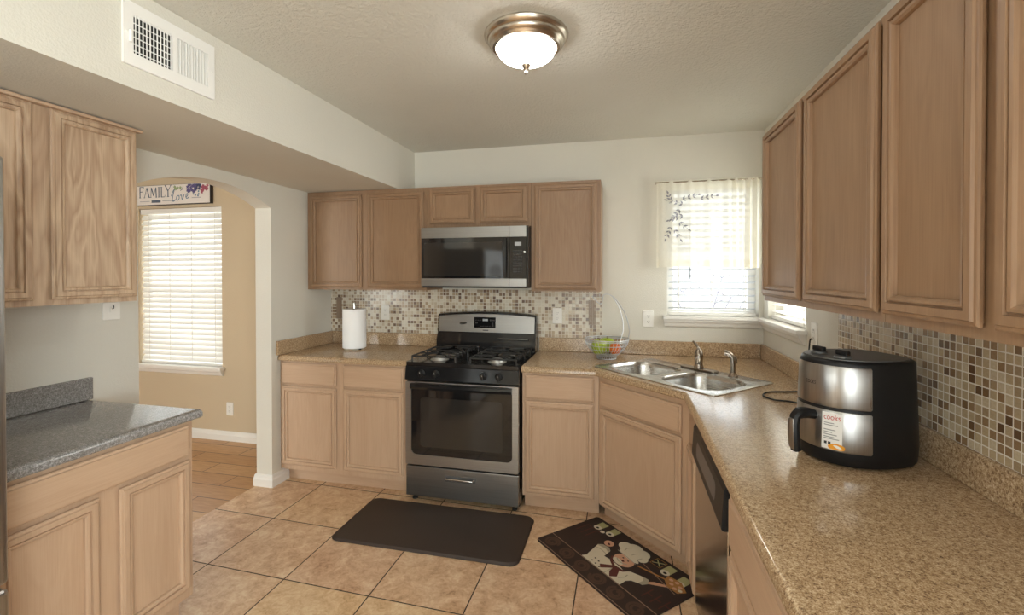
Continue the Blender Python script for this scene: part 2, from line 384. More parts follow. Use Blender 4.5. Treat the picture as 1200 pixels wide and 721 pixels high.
# left wall with the arched opening into the dining room
AY0, AY1, ZS, ZA = -1.613, -.695, 1.95, 2.052
hc = (AY1-AY0)/2; rise = ZA-ZS; rad = (hc*hc+rise*rise)/(2*rise); cyc = (AY0+AY1)/2; th = math.asin(hc/rad)
arc = [(cyc-rad*sin(th-2*th*i/24)*-1*-1, ZA-rad+rad*cos(th-2*th*i/24)) for i in range(25)]
arc.sort()
outl = [(-4.6,0),(AY0,0)]+arc+[(AY1,0),(-.001,0),(-.001,HC),(-4.6,HC)]
mb = MB(); slab_with_holes(mb, outl, [], lambda a, b, h: (h, a, b), XL, -3.44)
o = mb.build('wall_left', 'wall_paint'); struct(o)
struct(MB().box(XL+.001, -2.555, -4.6, -.001, HU+.002, HC-.001).build('soffit', 'wall_paint'))
# the rest of the open-plan room behind the camera, with patio doors and window added for fill light
mb = MB(); slab_with_holes(mb, rect(XF, .15, 0, HC), [rect(-2.1, -.1, .05, 2.2), rect(-6.6, -4.6, .65, 2.15)], lambda a, b, h: (a, h, b), YR-.15, YR)
struct(mb.build('wall_rear', 'wall_paint'))
struct(MB().box(XF-.15, XF, YR, .15, 0, HC).build('wall_far', 'dining_paint'))
# tiled splashbacks
struct(MB().box(-3.311, -1.08, -.008, -.0005, 1.0165, 1.3715).build('wall_tile_back', 'mosaic_x'))
struct(MB().box(-.008, -.0005, -3.3, -1.159, 1.0165, 1.3715).build('wall_tile_right', 'mosaic_y'))
# baseboards
def board_profile(): return [(0,0),(.016,0),(.016,.05),(.012,.062),(.010,.075),(.004,.085),(0,.085)]
def baseboard(name, p, q, nrm):
    p, q, nrm = Vector(p), Vector(q), Vector(nrm)
    mb = MB(); mb.loft([[b+nrm*d+Vector((0,0,z)) for d, z in board_profile()] for b in (p, q)])
    return struct(mb.build(name, 'white_paint'))
baseboard('baseboard_dining', (XF, -.001, 0), (-3.442, -.001, 0), (0,-1,0))
mb = MB()
path = [((XL+.0005, -.54), (1,0)), ((XL+.0005, AY1-.0005), (1,-1)), ((-3.4405, AY1-.0005), (-1,-1)), ((-3.4405, -.02), (-1,0))]
mb.loft([[Vector((p[0]+n[0]*d, p[1]+n[1]*d, z)) for d, z in board_profile()] for p, n in path])
struct(mb.build('baseboard_arch', 'white_paint'))
# yard outside
struct(MB().box(-30, 30, -30, 40, -.35, -.25).build('ground', 'yard_gravel'))

# ------------------------------------------------------------------ windows
def window(name, loc, rot, w, z0, z1, depth=.15, mull=None, sill=True, sash=.05):
    """local x along the wall, -y into the room; the opening starts at x=0"""
    r = sempty(name, loc, rot)
    fr = MB(); g = .001; y0, y1 = .085, .14
    slab_with_holes(fr, rect(g, w-g, z0+g, z1-g), [rect(sash, w-sash, z0+sash, z1-sash)], lambda a, b, h: (a, h, b), y0, y1)
    zc = (z0+z1)/2
    fr.box(sash, w-sash, y0+.008, y1-.008, zc-.02, zc+.02)
    fr.build('window_frame', 'white_paint', r, bevel=.002)
    MB().box(sash-.005, w-sash+.005, .112, .116, z0+sash-.005, z1-sash+.005).build('pane', 'window_glass', r)
    if sill:
        sb = MB(); e = .03
        sb.box(-e, w+e if sill != 'short' else w+.028, -.055, -.0005, z0-.012, z0+.012); sb.box(.001, w-.001, -.001, .084, z0-.012+.0125, z0+.012)
        sb.build('window_sill', 'white_paint', r, bevel=.004)
        ap = MB(); prof = [(-.0005,-.013),(-.045,-.013),(-.042,-.026),(-.030,-.040),(-.022,-.058),(-.012,-.066),(-.0005,-.070)]
        i = lambda y: .012*(1-abs(y)/.045)
        ap.loft([[Vector((-e+.006+i(y), y, z0+z)) for y, z in prof], [Vector(((w+e-.006 if sill != 'short' else w+.026)-i(y), y, z0+z)) for y, z in prof]])
        ap.build('window_apron', 'white_paint', r, smooth=False)
    return r
window('window_1', (KW[0], 0, 0), 0, KW[1]-KW[0], KW[2], KW[3], sill='short')
window('window_2', (0, SW[1], 0), -pi/2, SW[1]-SW[0], SW[2], SW[3])
window('window_3', (DW[0], 0, 0), 0, DW[1]-DW[0], DW[2], DW[3])
window('added_window_6', (0, -3.9, 0), -pi/2, 1.7, .65, 2.15)  # unseen window added to bring fill light from the right
r = sempty('added_window_4', (-.1, YR, 0), pi)  # unseen patio doors added to let rear fill light in
fr = MB(); slab_with_holes(fr, rect(.001, 1.999, .051, 2.199), [rect(.06, .97, .13, 2.12), rect(1.03, 1.94, .13, 2.12)], lambda a, b, h: (a, h, b), .04, .11)
fr.build('window_frame', 'white_paint', r)
MB().box(.055, 1.945, .07, .076, .125, 2.125).build('pane', 'window_glass', r)
window('added_window_5', (-4.6, YR, 0), pi, 2.0, .65, 2.15)  # unseen rear window added to light the dining side

def blind(name, label, loc, rot, w, z0, z1, tilt, pitch=.0455, depth=.05, cords=(.12,.5,.88), wand=None, mat='blind_slat'):
    """venetian blind: local x along, hung in the plane y=0, bottom z0, top z1"""
    t = thing(name, label, 'blind', loc, rot)
    MB().box(0, w, -.022, .022, z1-.045, z1).build('head_rail', 'white_paint', t, bevel=.002)
    MB().box(.002, w-.002, -.025, .025, z0, z0+.022).build('bottom_rail', 'white_paint', t, bevel=.004)
    sl = MB(); z = z0+.022+pitch*.6
    while z < z1-.05:
        m = Matrix.Translation((0, 0, z)) @ Matrix.Rotation(tilt, 4, 'X')
        ring = []
        n = 5
        up = [(-depth/2+depth*i/(n-1), .0016+.0022*(1-((i-(n-1)/2)/((n-1)/2))**2)) for i in range(n)]
        dn = [(y, zz-.0026) for y, zz in reversed(up)]
        prof = up+dn
        sl.loft([[m @ Vector((x, y, zz)) for y, zz in prof] for x in (.003, w-.003)])
        z += pitch
    sl.build('slats', mat, t)
    cm = MB()
    for c in cords:
        for y in (-depth*.5*cos(tilt)-.002, depth*.5*cos(tilt)+.002):
            cm.box(w*c-.003, w*c+.003, y-.0008, y+.0008, z0+.01, z1-.04)
    cm.build('ladder_cord', 'white_paint', t)
    if wand:
        MB().tube([(w*wand[0], -.034, z1-.05), (w*wand[0], -.036, wand[1])], .004, 6).build('tilt_wand', 'dark_grey_plastic', t)
    return t
blind('window_blind', 'white open slat blind in the window above the sink', (KW[0]+.012, .035, 0), 0, KW[1]-KW[0]-.024, KW[2]+.015, KW[3]-.003, R(-14), wand=(.25, 1.455), mat='open_slat')
blind('window_blind', 'white blind in the side window half hidden under the wall cabinets', (.045, SW[1]-.006, 0), -pi/2, SW[1]-SW[0]-.012, SW[2]+.015, SW[3]-.003, R(8))
blind('window_blind', 'tall white closed slat blind in the dining room window beyond the arch', (DW[0]+.006, .03, 0), 0, DW[1]-DW[0]-.012, DW[2]+.015, DW[3]-.003, R(62), .0485, .05, (.1,.36,.63,.91))

# sheer valance over the sink window
t = thing('valance_curtain', 'cream sheer valance with leaf embroidery hung over the sink window', 'curtain', (-.70, -.055, 1.535))
def vy(x, z):   # folds deepen towards the hem, bunched at the end nearest the side wall
    k = x/.665
    a = .004+.010*(1-z/.6)
    y = a*sin(2*pi*k*5+.6)+.005*sin(2*pi*k*11+1.7*z)
    if k > .72: y += .012*sin(2*pi*(k-.72)*16)
    return y-.012
nx, nz = 110, 28
vs = []; fs = []
for j in range(nz+1):
    for i in range(nx+1):
        x = .665*i/nx; z = .605*j/nz
        dz = .008*sin(9*x) if j == 0 else 0
        vs.append((x, vy(x, z)*(1 if z < .55 else (1-(z-.55)/.055*.75)), z+dz*(1-j/nz)))
for j in range(nz):
    for i in range(nx): a = j*(nx+1)+i; fs.append((a, a+1, a+nx+2, a+nx+1))
MB().add(vs, fs).build('cloth', 'sheer_cloth', t, smooth=True)
for z0, z1, off in ((0.0, .055, -.0015), (.535, .600, -.002)):
    vs = []; fs = []; hm = MB()
    for j in range(2):
        for i in range(nx+1):
            x = .665*i/nx; z = (z0, z1)[j]; vs.append((x, vy(x, z)*(1 if z < .55 else (1-(z-.55)/.055*.75))+off, z+(.004 if j == 0 and z0 == 0 else 0)))
    for i in range(nx): fs.append((i, i+1, nx+2+i, nx+1+i))
    hm.add(vs, fs); hm.build('hem' if z0 == 0 else 'rod_pocket', 'sheer_cloth', t, smooth=True)
rd = MB().tube([(-.012, -.004, .592), (.684, -.004, .592)], .005, 8)
for x in (-.004, .672): rd.tube([(x, -.004, .592), (x, .054, .592)], .004, 6)
rd.build('curtain_rod', 'nickel', t, smooth=True)
em = MB(); random.seed(3)
def leaf(x, z, a, l):
    d = Vector((cos(a), 0, sin(a))); p = Vector((-sin(a), 0, cos(a)))
    pts = [Vector((x,0,z)), Vector((x,0,z))+d*l*.4+p*l*.22, Vector((x,0,z))+d*l, Vector((x,0,z))+d*l*.4-p*l*.22]
    em.add([(q.x, vy(q.x, q.z)-.003, q.z) for q in pts], [(0,1,2,3)])
def sprig(x0, z0, a, n, l):
    for i in range(n):
        x = x0+cos(a)*l*i/n; z = z0+sin(a)*l*i/n
        leaf(x, z, a+R(42), .030); leaf(x, z, a-R(42), .026)
    leaf(x0+cos(a)*l, z0+sin(a)*l, a, .03)
    em.add([(q[0], vy(q[0], q[1])-.003, q[1]) for q in ((x0, z0), (x0+cos(a)*l, z0+sin(a)*l), (x0+cos(a)*l, z0+sin(a)*l+.002), (x0, z0+.002))], [(0,1,2,3)])
for s_ in ((.17,.44,R(165),3,.10), (.17,.47,R(15),3,.10), (.29,.47,R(10),3,.09), (.15,.40,R(230),3,.08), (.17,.36,R(200),3,.09), (.09,.28,R(250),3,.08), (.12,.26,R(300),2,.07), (.15,.31,R(320),2,.07), (.09,.47,R(110),2,.04)):
    sprig(*s_)
em.build('leaf_embroidery', 'leaf_thread', t)

# bare shrub in the yard behind the sink window
t = thing('bare_shrub', 'bare twiggy shrub seen through the sink window slats', 'shrub', (-.2, 1.9, -.25))
st = MB(); tw = MB(); random.seed(11)
for k in range(7):
    a = 2*pi*k/7; h = random.uniform(1.2, 1.75)
    pts = [(0.02*cos(a), .02*sin(a), 0)]
    for i in range(1, 7): pts.append((pts[0][0]+cos(a)*.5*(i/6)**1.5+random.uniform(-.03,.03), sin(a)*.3*(i/6)**1.5, h*i/6))
    st.tube(pts, .014, 6, r1=.005)
    for i in range(2, 7):
        for _ in range(3):
            b = random.uniform(0, 2*pi); l = random.uniform(.15, .4); p = pts[i]
            tw.tube([p, (p[0]+cos(b)*l*.5, p[1]+sin(b)*l*.4, p[2]+l*.2), (p[0]+cos(b)*l, p[1]+sin(b)*l*.6, p[2]+random.uniform(-.05,.25)*l*2)], .005, 5, r1=.002)
st.build('stem', 'bark', t); tw.build('twigs', 'bark', t)

# ------------------------------------------------------------------ cabinets
def ring(x0, x1, z0, z1, ins, y): return [Vector((x0+ins, y, z0+ins)), Vector((x1-ins, y, z0+ins)), Vector((x1-ins, y, z1-ins)), Vector((x0+ins, y, z1-ins))]
def door(par, x0, x1, z0, z1, mat, name='door', st=.046, panel_mat=None):
    prof = [(.007,-.001),(.007,-.0055),(0,-.0075),(0,-.0125),(.0035,-.0155),(.009,-.0165),(.0115,-.0215),(st-.0185,-.0215),(st-.0172,-.0140),(st-.0142,-.0140),(st-.0125,-.0195),(st-.006,-.0185),(st-.001,-.0140),(st,-.0045),(st,-.002)]
    m = MB(); m.loft([ring(x0, x1, z0, z1, i, y) for i, y in prof], closed=True)
    d = m.build(name, mat, par)
    MB().box(x0+st-.0002, x1-st+.0002, -.0050, -.003, z0+st-.0002, z1-st+.0002).build(name+'_panel', panel_mat or mat, d)
    return d
def drawer(par, x0, x1, z0, z1, mat):
    prof = [(.007,-.001),(.007,-.0055),(0,-.0075),(0,-.012),(.004,-.0155),(.0095,-.0165),(.0115,-.0215)]
    m = MB(); m.loft([ring(x0, x1, z0, z1, i, y) for i, y in prof]); return m.build('drawer', mat, par)
def base_cabinet(label, loc, rot, w, drawers, doors, toe=True, depth=.60, mats=('oak_upright', 'oak_lying'), ztop=.876, zt=.10, group=None, knob=None):
    t = thing('base_cabinet', label, 'cabinet', loc, rot, group)
    c = MB(); c.box(.0, .016, .019, depth, zt, ztop); c.box(w-.016, w, .019, depth, zt, ztop); c.box(.016, w-.016, .019, depth, zt, zt+.016); c.box(.016, w-.016, depth-.008, depth, zt+.016, ztop)
    c.build('carcass', mats[0], t)
    MB().box(0, w, 0, .0188, zt, ztop).build('face_frame', mats[0], t)
    if toe: MB().box(.0, w, .074, .09, .0005, zt-.0005).build('toe_kick', mats[1], t)
    for d in drawers: drawer(t, *d, mats[1])
    for d in doors: door(t, *d, mats[0])
    return t
# back run, beside the arch
B = -3.311
base_cabinet('tan wood base cabinet under the paper towels, two drawers over two doors', (B, -.61, 0), 0, .985,
    [(.020,.456,.712,.862),(.512,.962,.712,.862)], [(.020,.456,.138,.696),(.512,.962,.138,.696)])
base_cabinet('single-door tan wood base cabinet between the stove and corner sink cabinet', (-1.540, -.61, 0), 0, .471,
    [(.018,.444,.714,.860)], [(.018,.444,.124,.698)], mats=('oak_upright','oak_lying'))
# corner sink base, set at 45 degrees
t = thing('sink_cabinet', 'diagonal corner base cabinet under the sink, behind the chef mat', 'cabinet', (-1.067, -.61, 0), -pi/4)
WD = .6463
e_ = Vector((1,-1,0))/2**.5
def loc2(x, y):   # world -> local of the diagonal frame
    d = Vector((x+1.067, y+.61, 0)); return (d.x*e_.x+d.y*e_.y, d.x/2**.5+d.y/2**.5)
c = MB(); poly = [loc2(-1.066,-.609), loc2(-.609,-1.066), loc2(-.003,-1.066), loc2(-.003,-.003), loc2(-1.066,-.003)]
for a, b in zip(poly[1:], poly[2:]+poly[:1]):
    a, b = Vector((*a,0)), Vector((*b,0)); d = (b-a).normalized(); n = Vector((-d.y, d.x, 0))*.012
    c.loft([[a+Vector((0,0,.1)), b+Vector((0,0,.1)), b+n+Vector((0,0,.1)), a+n+Vector((0,0,.1))], [a+Vector((0,0,.876)), b+Vector((0,0,.876)), b+n+Vector((0,0,.876)), a+n+Vector((0,0,.876))]])
c.build('carcass', 'oak_upright', t)
MB().box(.0, WD, -.0005, .018, .1, .876).build('face_frame', 'oak_upright', t)
MB().box(-.028, WD+.028, .074, .088, .0005, .0995).build('toe_kick', 'oak_lying', t)
drawer(t, .027, .608, .700, .842, 'oak_lying'); door(t, .024, .608, .104, .684, 'oak_upright')
# right run
base_cabinet('narrow tan wood filler cabinet between the corner sink cabinet and dishwasher', (-.61, -1.069, 0), -pi/2, .322, [], [(.06,.30,.104,.690)])
base_cabinet('tan wood base cabinet on the near side of the dishwasher', (-.61, -2.020, 0), -pi/2, .62, [(.02,.60,.712,.860)], [(.02,.305,.124,.696),(.315,.60,.124,.696)])
base_cabinet('tan wood base cabinet at the near end of the long counter', (-.61, -2.642, 0), -pi/2, .40, [(.02,.38,.712,.860)], [(.02,.38,.124,.696)])
# left run
base_cabinet('tan wood base cabinet under the daylight-greyed counter, one long drawer over two doors', (-2.703, -2.548, 0), pi/2, .678,
    [(.022,.654,.730,.858)], [(.022,.308,.172,.712),(.376,.656,.172,.712)], zt=.13)

def wall_cabinet(label, loc, rot, w, h, doors, depth=.302, mat='oak_upper', lie='oak_upper_lying', panel=None, trim=False, group=None):
    t = thing('wall_cabinet', label, 'cabinet', loc, rot, group)
    c = MB(); c.box(0, .016, .019, depth, 0, h); c.box(w-.016, w, .019, depth, 0, h); c.box(.016, w-.016, .019, depth, .012, .026); c.box(.016, w-.016, .019, depth, h-.016, h); c.box(.016, w-.016, depth-.006, depth, .026, h-.016)
    c.build('carcass', mat, t)
    MB().box(0, w, 0, .0188, 0, h).build('face_frame', mat, t)
    for d in doors: door(t, *d, mat, panel_mat=panel)
    if trim:
        MB().box(0, w+.012, -.03, -.0005, h-.014, h-.001).build('top_trim', lie, t, bevel=.003)
    return t
H = .748
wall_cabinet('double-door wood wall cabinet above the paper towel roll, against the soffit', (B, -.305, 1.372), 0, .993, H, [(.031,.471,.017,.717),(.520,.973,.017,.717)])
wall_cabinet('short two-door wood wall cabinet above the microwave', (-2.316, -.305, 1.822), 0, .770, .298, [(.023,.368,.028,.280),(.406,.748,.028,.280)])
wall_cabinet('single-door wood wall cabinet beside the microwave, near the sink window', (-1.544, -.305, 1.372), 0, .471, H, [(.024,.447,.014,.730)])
MB().box(-1.0725, -1.0675, -.012, -.0005, 1.372, 2.12)
M3 = ('oak_bold',)
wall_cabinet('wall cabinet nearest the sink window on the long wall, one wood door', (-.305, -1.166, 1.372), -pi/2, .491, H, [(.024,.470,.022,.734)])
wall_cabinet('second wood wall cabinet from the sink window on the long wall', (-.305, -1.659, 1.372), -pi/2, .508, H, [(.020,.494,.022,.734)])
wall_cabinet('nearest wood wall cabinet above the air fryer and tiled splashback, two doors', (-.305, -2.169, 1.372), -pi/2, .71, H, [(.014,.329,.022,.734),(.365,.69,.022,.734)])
wall_cabinet('pale oak wall cabinet with bold grain above the daylight-greyed counter', (-3.008, -2.552, 1.372), pi/2, .692, H, [(.020,.316,.022,.734),(.372,.686,.022,.734)], mat='oak_bold', lie='oak_lying', trim=True)

# ------------------------------------------------------------------ countertops
def countertop(name, label, outer, offs, mat, hole=None, z0=.8775, z1=.915):
    """outer: counter-clockwise polygon; offs[i] says whether edge i (from point i on) is a rolled front edge"""
    n = len(outer)
    def off(d):
        out = []
        for i in range(n):
            p = Vector(outer[i]); a = Vector(outer[i-1]); b = Vector(outer[(i+1) % n])
            def line(u, v, on):
                dd = (v-u).normalized(); nn = Vector((-dd.y, dd.x)); return u+nn*(d if on else 0), dd
            p1, d1 = line(a, p, offs[i-1]); p2, d2 = line(p, b, offs[i])
            cr = d1.x*d2.y-d1.y*d2.x
            s = ((p2-p1).x*d2.y-(p2-p1).y*d2.x)/cr
            q = p1+d1*s; out.append((q.x, q.y))
        return out
    m = MB(); prof = [(.004, z0), (0, z0+.005), (0, z1-.016), (.0035, z1-.007), (.009, z1-.002), (.017, z1)]
    rings = [[Vector((x, y, z)) for x, y in off(d)] for d, z in prof]
    m.loft(rings, cap0=False, cap1=False)
    vs, fs = filled(off(.017), [hole] if hole else [], z1); m.add(vs, fs)
    vs, fs = filled(off(.004), [hole] if hole else [], z0); m.add(vs, fs)
    if hole: m.loft([[Vector((x, y, z)) for x, y in hole] for z in (z0, z1)], False, False)
    t = thing(name, label, 'countertop')
    o = m.build('counter_slab', mat, t); weld(o)
    o.data.polygons.foreach_set('use_smooth', [True]*len(o.data.polygons)); o.data.set_sharp_from_angle(angle=R(30))
    return t
def splash(par, x0, x1, y0, y1, mat): return MB().box(x0, x1, y0, y1, .9155, 1.016).build('backsplash', mat, par, bevel=.004)
t = countertop('countertop', 'tan speckled countertop holding the paper towel roll', [(XL+.002,-.637),(-2.318,-.637),(-2.318,-.002),(XL+.002,-.002)], [1,0,0,0], 'laminate_tan')
splash(t, XL+.021, -2.316, -.0205, -.0015, 'laminate_tan'); splash(t, XL+.0015, XL+.0205, -.656, -.0015, 'laminate_tan')
# sink cut-out
SE, SN = .345, -.275     # sink centre in the diagonal frame
def dw(e, n): return (-1.067+e/2**.5-n/2**.5, -.61-e/2**.5-n/2**.5)
scx, scy = dw(SE, SN)
hole = [dw(SE+a, SN+b) for a, b in rrect(-.405, .405, -.24, .24, .04)]
t = countertop('countertop', 'long tan speckled corner countertop with the sink and air fryer', [(-1.542,-.637),(-1.088,-.637),(-.637,-1.088),(-.637,-3.06),(-.002,-3.06),(-.002,-.002),(-1.542,-.002)], [1,1,1,1,0,0,0], 'laminate_tan', hole)
splash(t, -1.542, -.0215, -.0205, -.0015, 'laminate_tan'); splash(t, -.0205, -.0015, -3.06, -.0015, 'laminate_tan')
t = countertop('countertop', 'speckled countertop greyed by painted daylight, on the cabinet beside the arch', [(-2.675,-2.553),(-2.675,-1.843),(XL+.002,-1.843),(XL+.002,-2.553)], [1,1,0,0], 'laminate_daylit')
splash(t, XL+.0015, XL+.0205, -2.553, -1.8365, 'laminate_daylit')

# ------------------------------------------------------------------ sink, faucet, sprayer
t = thing('sink', 'double bowl stainless steel sink set into the corner countertop', 'sink', (scx, scy, .9155), -pi/4)
rim = MB(); out = rrect(-.425, .425, -.258, .258, .03)
bl = [rrect(-.385, -.02, -.218, .14, .11, 8), rrect(.02, .385, -.218, .14, .11, 8)]
vs, fs = filled(rrect(-.419, .419, -.252, .252, .026), bl, .006); rim.add(vs, fs)
rim.loft([[Vector((x, y, 0)) for x, y in out], [Vector((x, y, .004)) for x, y in out], [Vector((x, y, .006)) for x, y in rrect(-.419, .419, -.252, .252, .026)]], False, False)
weld(rim.build('rim', 'sink_steel', t, smooth=True))
for x0, x1 in ((-.385, -.02), (.02, .385)):
    b_ = MB(); rr = []
    for ins, z in ((0,.006),(.004,.001),(.008,-.02),(.016,-.12),(.026,-.150),(.055,-.166),(.10,-.170)):
        rr.append([Vector((x, y, z)) for x, y in rrect(x0+ins, x1-ins, -.218+ins, .14-ins, max(.02, .11-ins*.4), 8)])
    b_.loft(rr, cap0=False, cap1=True)
    bo = b_.build('basin', 'sink_steel', t, smooth=True)
    cx = (x0+x1)/2
    MB().lathe([(.0,-.1685),(.05,-.1685),(.052,-.1665),(.044,-.166),(.034,-.168),(0,-.168)], 24, (cx, -.03, 0)).build('drain', 'chrome', bo, smooth=True)
# local: x along the sink, +y towards the room corner
def sp(e, n, z=.922):
    x, y = dw(e, n); return (x, y, z)
t = thing('faucet', 'brushed nickel single lever faucet at the back of the sink', 'faucet', sp(.345, -.475), -pi/4)
MB().prism(rrect(-.125, .125, -.028, .028, .027), 0, .010, lambda a, b, h: Vector((a, b, h))).build('base_plate', 'faucet_nickel', t, bevel=.003)
MB().lathe([(.0,.0102),(.027,.0102),(.026,.02),(.022,.03),(.0235,.055),(.025,.08),(.024,.098),(.019,.108),(0,.110)], 24).build('body', 'faucet_nickel', t, smooth=True)
MB().tube([(.011,-.016,.055),(.029,-.041,.073),(.051,-.074,.084),(.074,-.107,.084),(.089,-.127,.076),(.092,-.132,.062)], .0125, 12).build('spout', 'faucet_nickel', t, smooth=True)
lv = MB().tube([(0,0,.106),(-.004,.002,.122),(-.016,.006,.138),(-.034,.012,.150),(-.052,.016,.160)], .0095, 10, r1=.006); lv.lathe([(0,.100),(.02,.102),(.017,.118),(.008,.126),(0,.127)], 20)
lv.build('lever', 'faucet_nickel', t, smooth=True)
t = thing('sink_sprayer', 'brushed nickel side sprayer standing beside the faucet', 'sprayer', sp(.565, -.475), -pi/4)
MB().lathe([(0,0),(.026,0),(.026,.004),(.018,.012),(.0155,.022),(0,.022)], 20).build('base', 'faucet_nickel', t, smooth=True)
MB().tube([(0,0,.020),(0,0,.07),(-.002,-.001,.098),(-.010,-.006,.116),(-.022,-.014,.126),(-.036,-.022,.126)], .0135, 12, r1=.016).build('spray_head', 'faucet_nickel', t, smooth=True)
MB().tube([(.006,.008,.112),(.012,.013,.094),(.012,.013,.072)], .005, 8).build('trigger', 'faucet_nickel', t, smooth=True)

# ------------------------------------------------------------------ stove
t = thing('gas_stove', 'black and stainless gas stove between the base cabinets', 'stove', (-1.930, -.64, 0))
b_ = MB(); b_.box(-.379, .379, .004, .605, .035, .893); b_.build('body', 'black_enamel', t, bevel=.003)
for x in (-.34, .34):
    for y in (.03, .55): MB().lathe([(0,.0005),(.018,.0005),(.018,.012),(.010,.014),(.010,.0345),(0,.0345)], 12, (x, y, 0)).build('foot', 'rubber', t, smooth=True)
ck = MB(); slab_with_holes(ck, rrect(-.382, .382, -.022, .535, .012), [], lambda a, b, h: Vector((a, b, h)), .894, .917)
ck.build('cooktop', 'black_enamel', t, bevel=.006, seg=3)
ps = [(-.020,.893),(-.026,.889),(-.040,.806),(-.036,.802),(.003,.802),(.003,.893)]
MB().prism(ps, -.380, .380, lambda a, b, h: Vector((h, a, b))).build('control_panel', 'black_enamel', t, bevel=.002)
for x in (-.263, -.163, .151, .253):
    m = Matrix.Translation((x, -.034, .850)) @ Matrix.Rotation(R(90+9), 4, 'X')
    k = MB().lathe([(0,.001),(.024,.001),(.024,.006),(.019,.009),(.0175,.022),(.015,.025),(0,.025)], 24, m=m)
    k.box(-.0045, .0045, -.018, .018, .012, .032, m)
    ko = k.build('knob', 'black_plastic', t, smooth=True)
    MB().box(-.001, .001, .006, .017, .0322, .0328, m).build('pointer', 'white_plastic', ko)
# oven door
dr = MB(); slab_with_holes(dr, rrect(-.377, .377, .252, .792, .006), [rrect(-.338, .338, .318, .786, .035)], lambda a, b, h: Vector((a, h, b)), -.034, .002)
do = dr.build('oven_door', 'steel', t, bevel=.003)
gl = MB().prism(rrect(-.3385, .3385, .3175, .7865, .035), -.030, 0, lambda a, b, h: Vector((a, h, b))).build('door_glass', 'black_glass', do)
MB().prism(rrect(-.275, .275, .372, .690, .02), -.0308, -.0301, lambda a, b, h: Vector((a, h, b))).build('oven_window', 'oven_window', do)
hd = MB(); hd.loft([[Vector((x, y*(1-.18*(abs(x)/.34)**4)-.004, z)) for y, z in ((-.030,.742),(-.058,.748),(-.066,.764),(-.060,.780),(-.030,.784))] for x in [(-.338+.676*i/24) for i in range(25)]])
hd.build('oven_handle', 'black_enamel', do, smooth=True)
d2 = MB().box(-.377, .377, -.030, .002, .045, .240).build('storage_drawer', 'steel_dark', t, bevel=.004)
h = MB(); h.prism(rrect(-.108, .100, .160, .198, .012), -.0325, -.0303, lambda a, b, h_: Vector((a, h_, b)))
h.build('pull_plate', 'dark_grey_plastic', d2)
MB().tube([(-.098,-.033,.184),(-.092,-.050,.182),(.084,-.050,.182),(.090,-.033,.184)], .006, 10).build('drawer_pull', 'chrome', d2, smooth=True)
# backguard
bg_ = MB(); topz = lambda x: 1.205-.022*(abs(x)/.386)**2.2
xs = [-.384+.768*i/24 for i in range(25)]
bg_.loft([[Vector((x, y, z)) for y, z in ((.50,.917),(.505,1.00),(.530,1.045),(.530,1.05),(.545,topz(x)-.005),(.555,topz(x)),(.60,topz(x)),(.605,topz(x)-.01),(.605,.917))] for x in xs])
go = bg_.build('backguard', 'black_enamel', t, smooth=True)
pn = MB(); pn.loft([[Vector((x, y, z)) for y, z in ((.5285,1.052),(.5225,1.054),(.5365,topz(x)-.016),(.542,topz(x)-.013))] for x in [-.372+.744*i/24 for i in range(25)]])
po = pn.build('control_fascia', 'steel', go, smooth=True)
tl_ = math.atan2(.014, .13)
def fas(a, b, h): return Vector((a, .5225-h+(b-1.054)*.1037, b))
MB().prism(rrect(-.098, .082, 1.083, 1.170, .003), .0005, .0035, fas).build('display_bezel', 'steel', po)
MB().prism(rrect(-.090, .078, 1.087, 1.166, .003), .0035, .006, fas).build('display', 'black_glass', po)
bt = MB()
bt.prism(rect(-.022, .018, 1.138, 1.154), .0061, .0065, fas)
btn = [(-.080+i*.018, -.070+i*.018, 1.140, 1.146) for i in range(3)]+[(.034+i*.014, .043+i*.014, 1.138, 1.148) for i in range(3)]
btn += [(-.040+i*.017, -.030+i*.017, 1.097, 1.102) for i in range(5)]+[(-.078, -.062, 1.118, 1.128), (.050, .062, 1.098, 1.126)]
for q_ in btn: MB().prism(rect(*q_), .0061, .0065, fas).build('touch_button', 'grey_button', po)
bt.build('clock_readout', 'display_grey', po)
MB().prism([(-.178+.030*cos(2*pi*i/20), 1.118+.009*sin(2*pi*i/20)+.003*cos(2*pi*i/20)) for i in range(20)], .0003, .0012, fas).build('badge', 'chrome', po)
MB().prism(rect(-.022, .022, 1.066, 1.072), .0003, .0008, fas).build('nameplate', 'black_plastic', po)
MB().tube([(.10,.497,1.010),(.33,.497,1.010)], .004, 8).build('vent_slot', 'steel_dark', go)
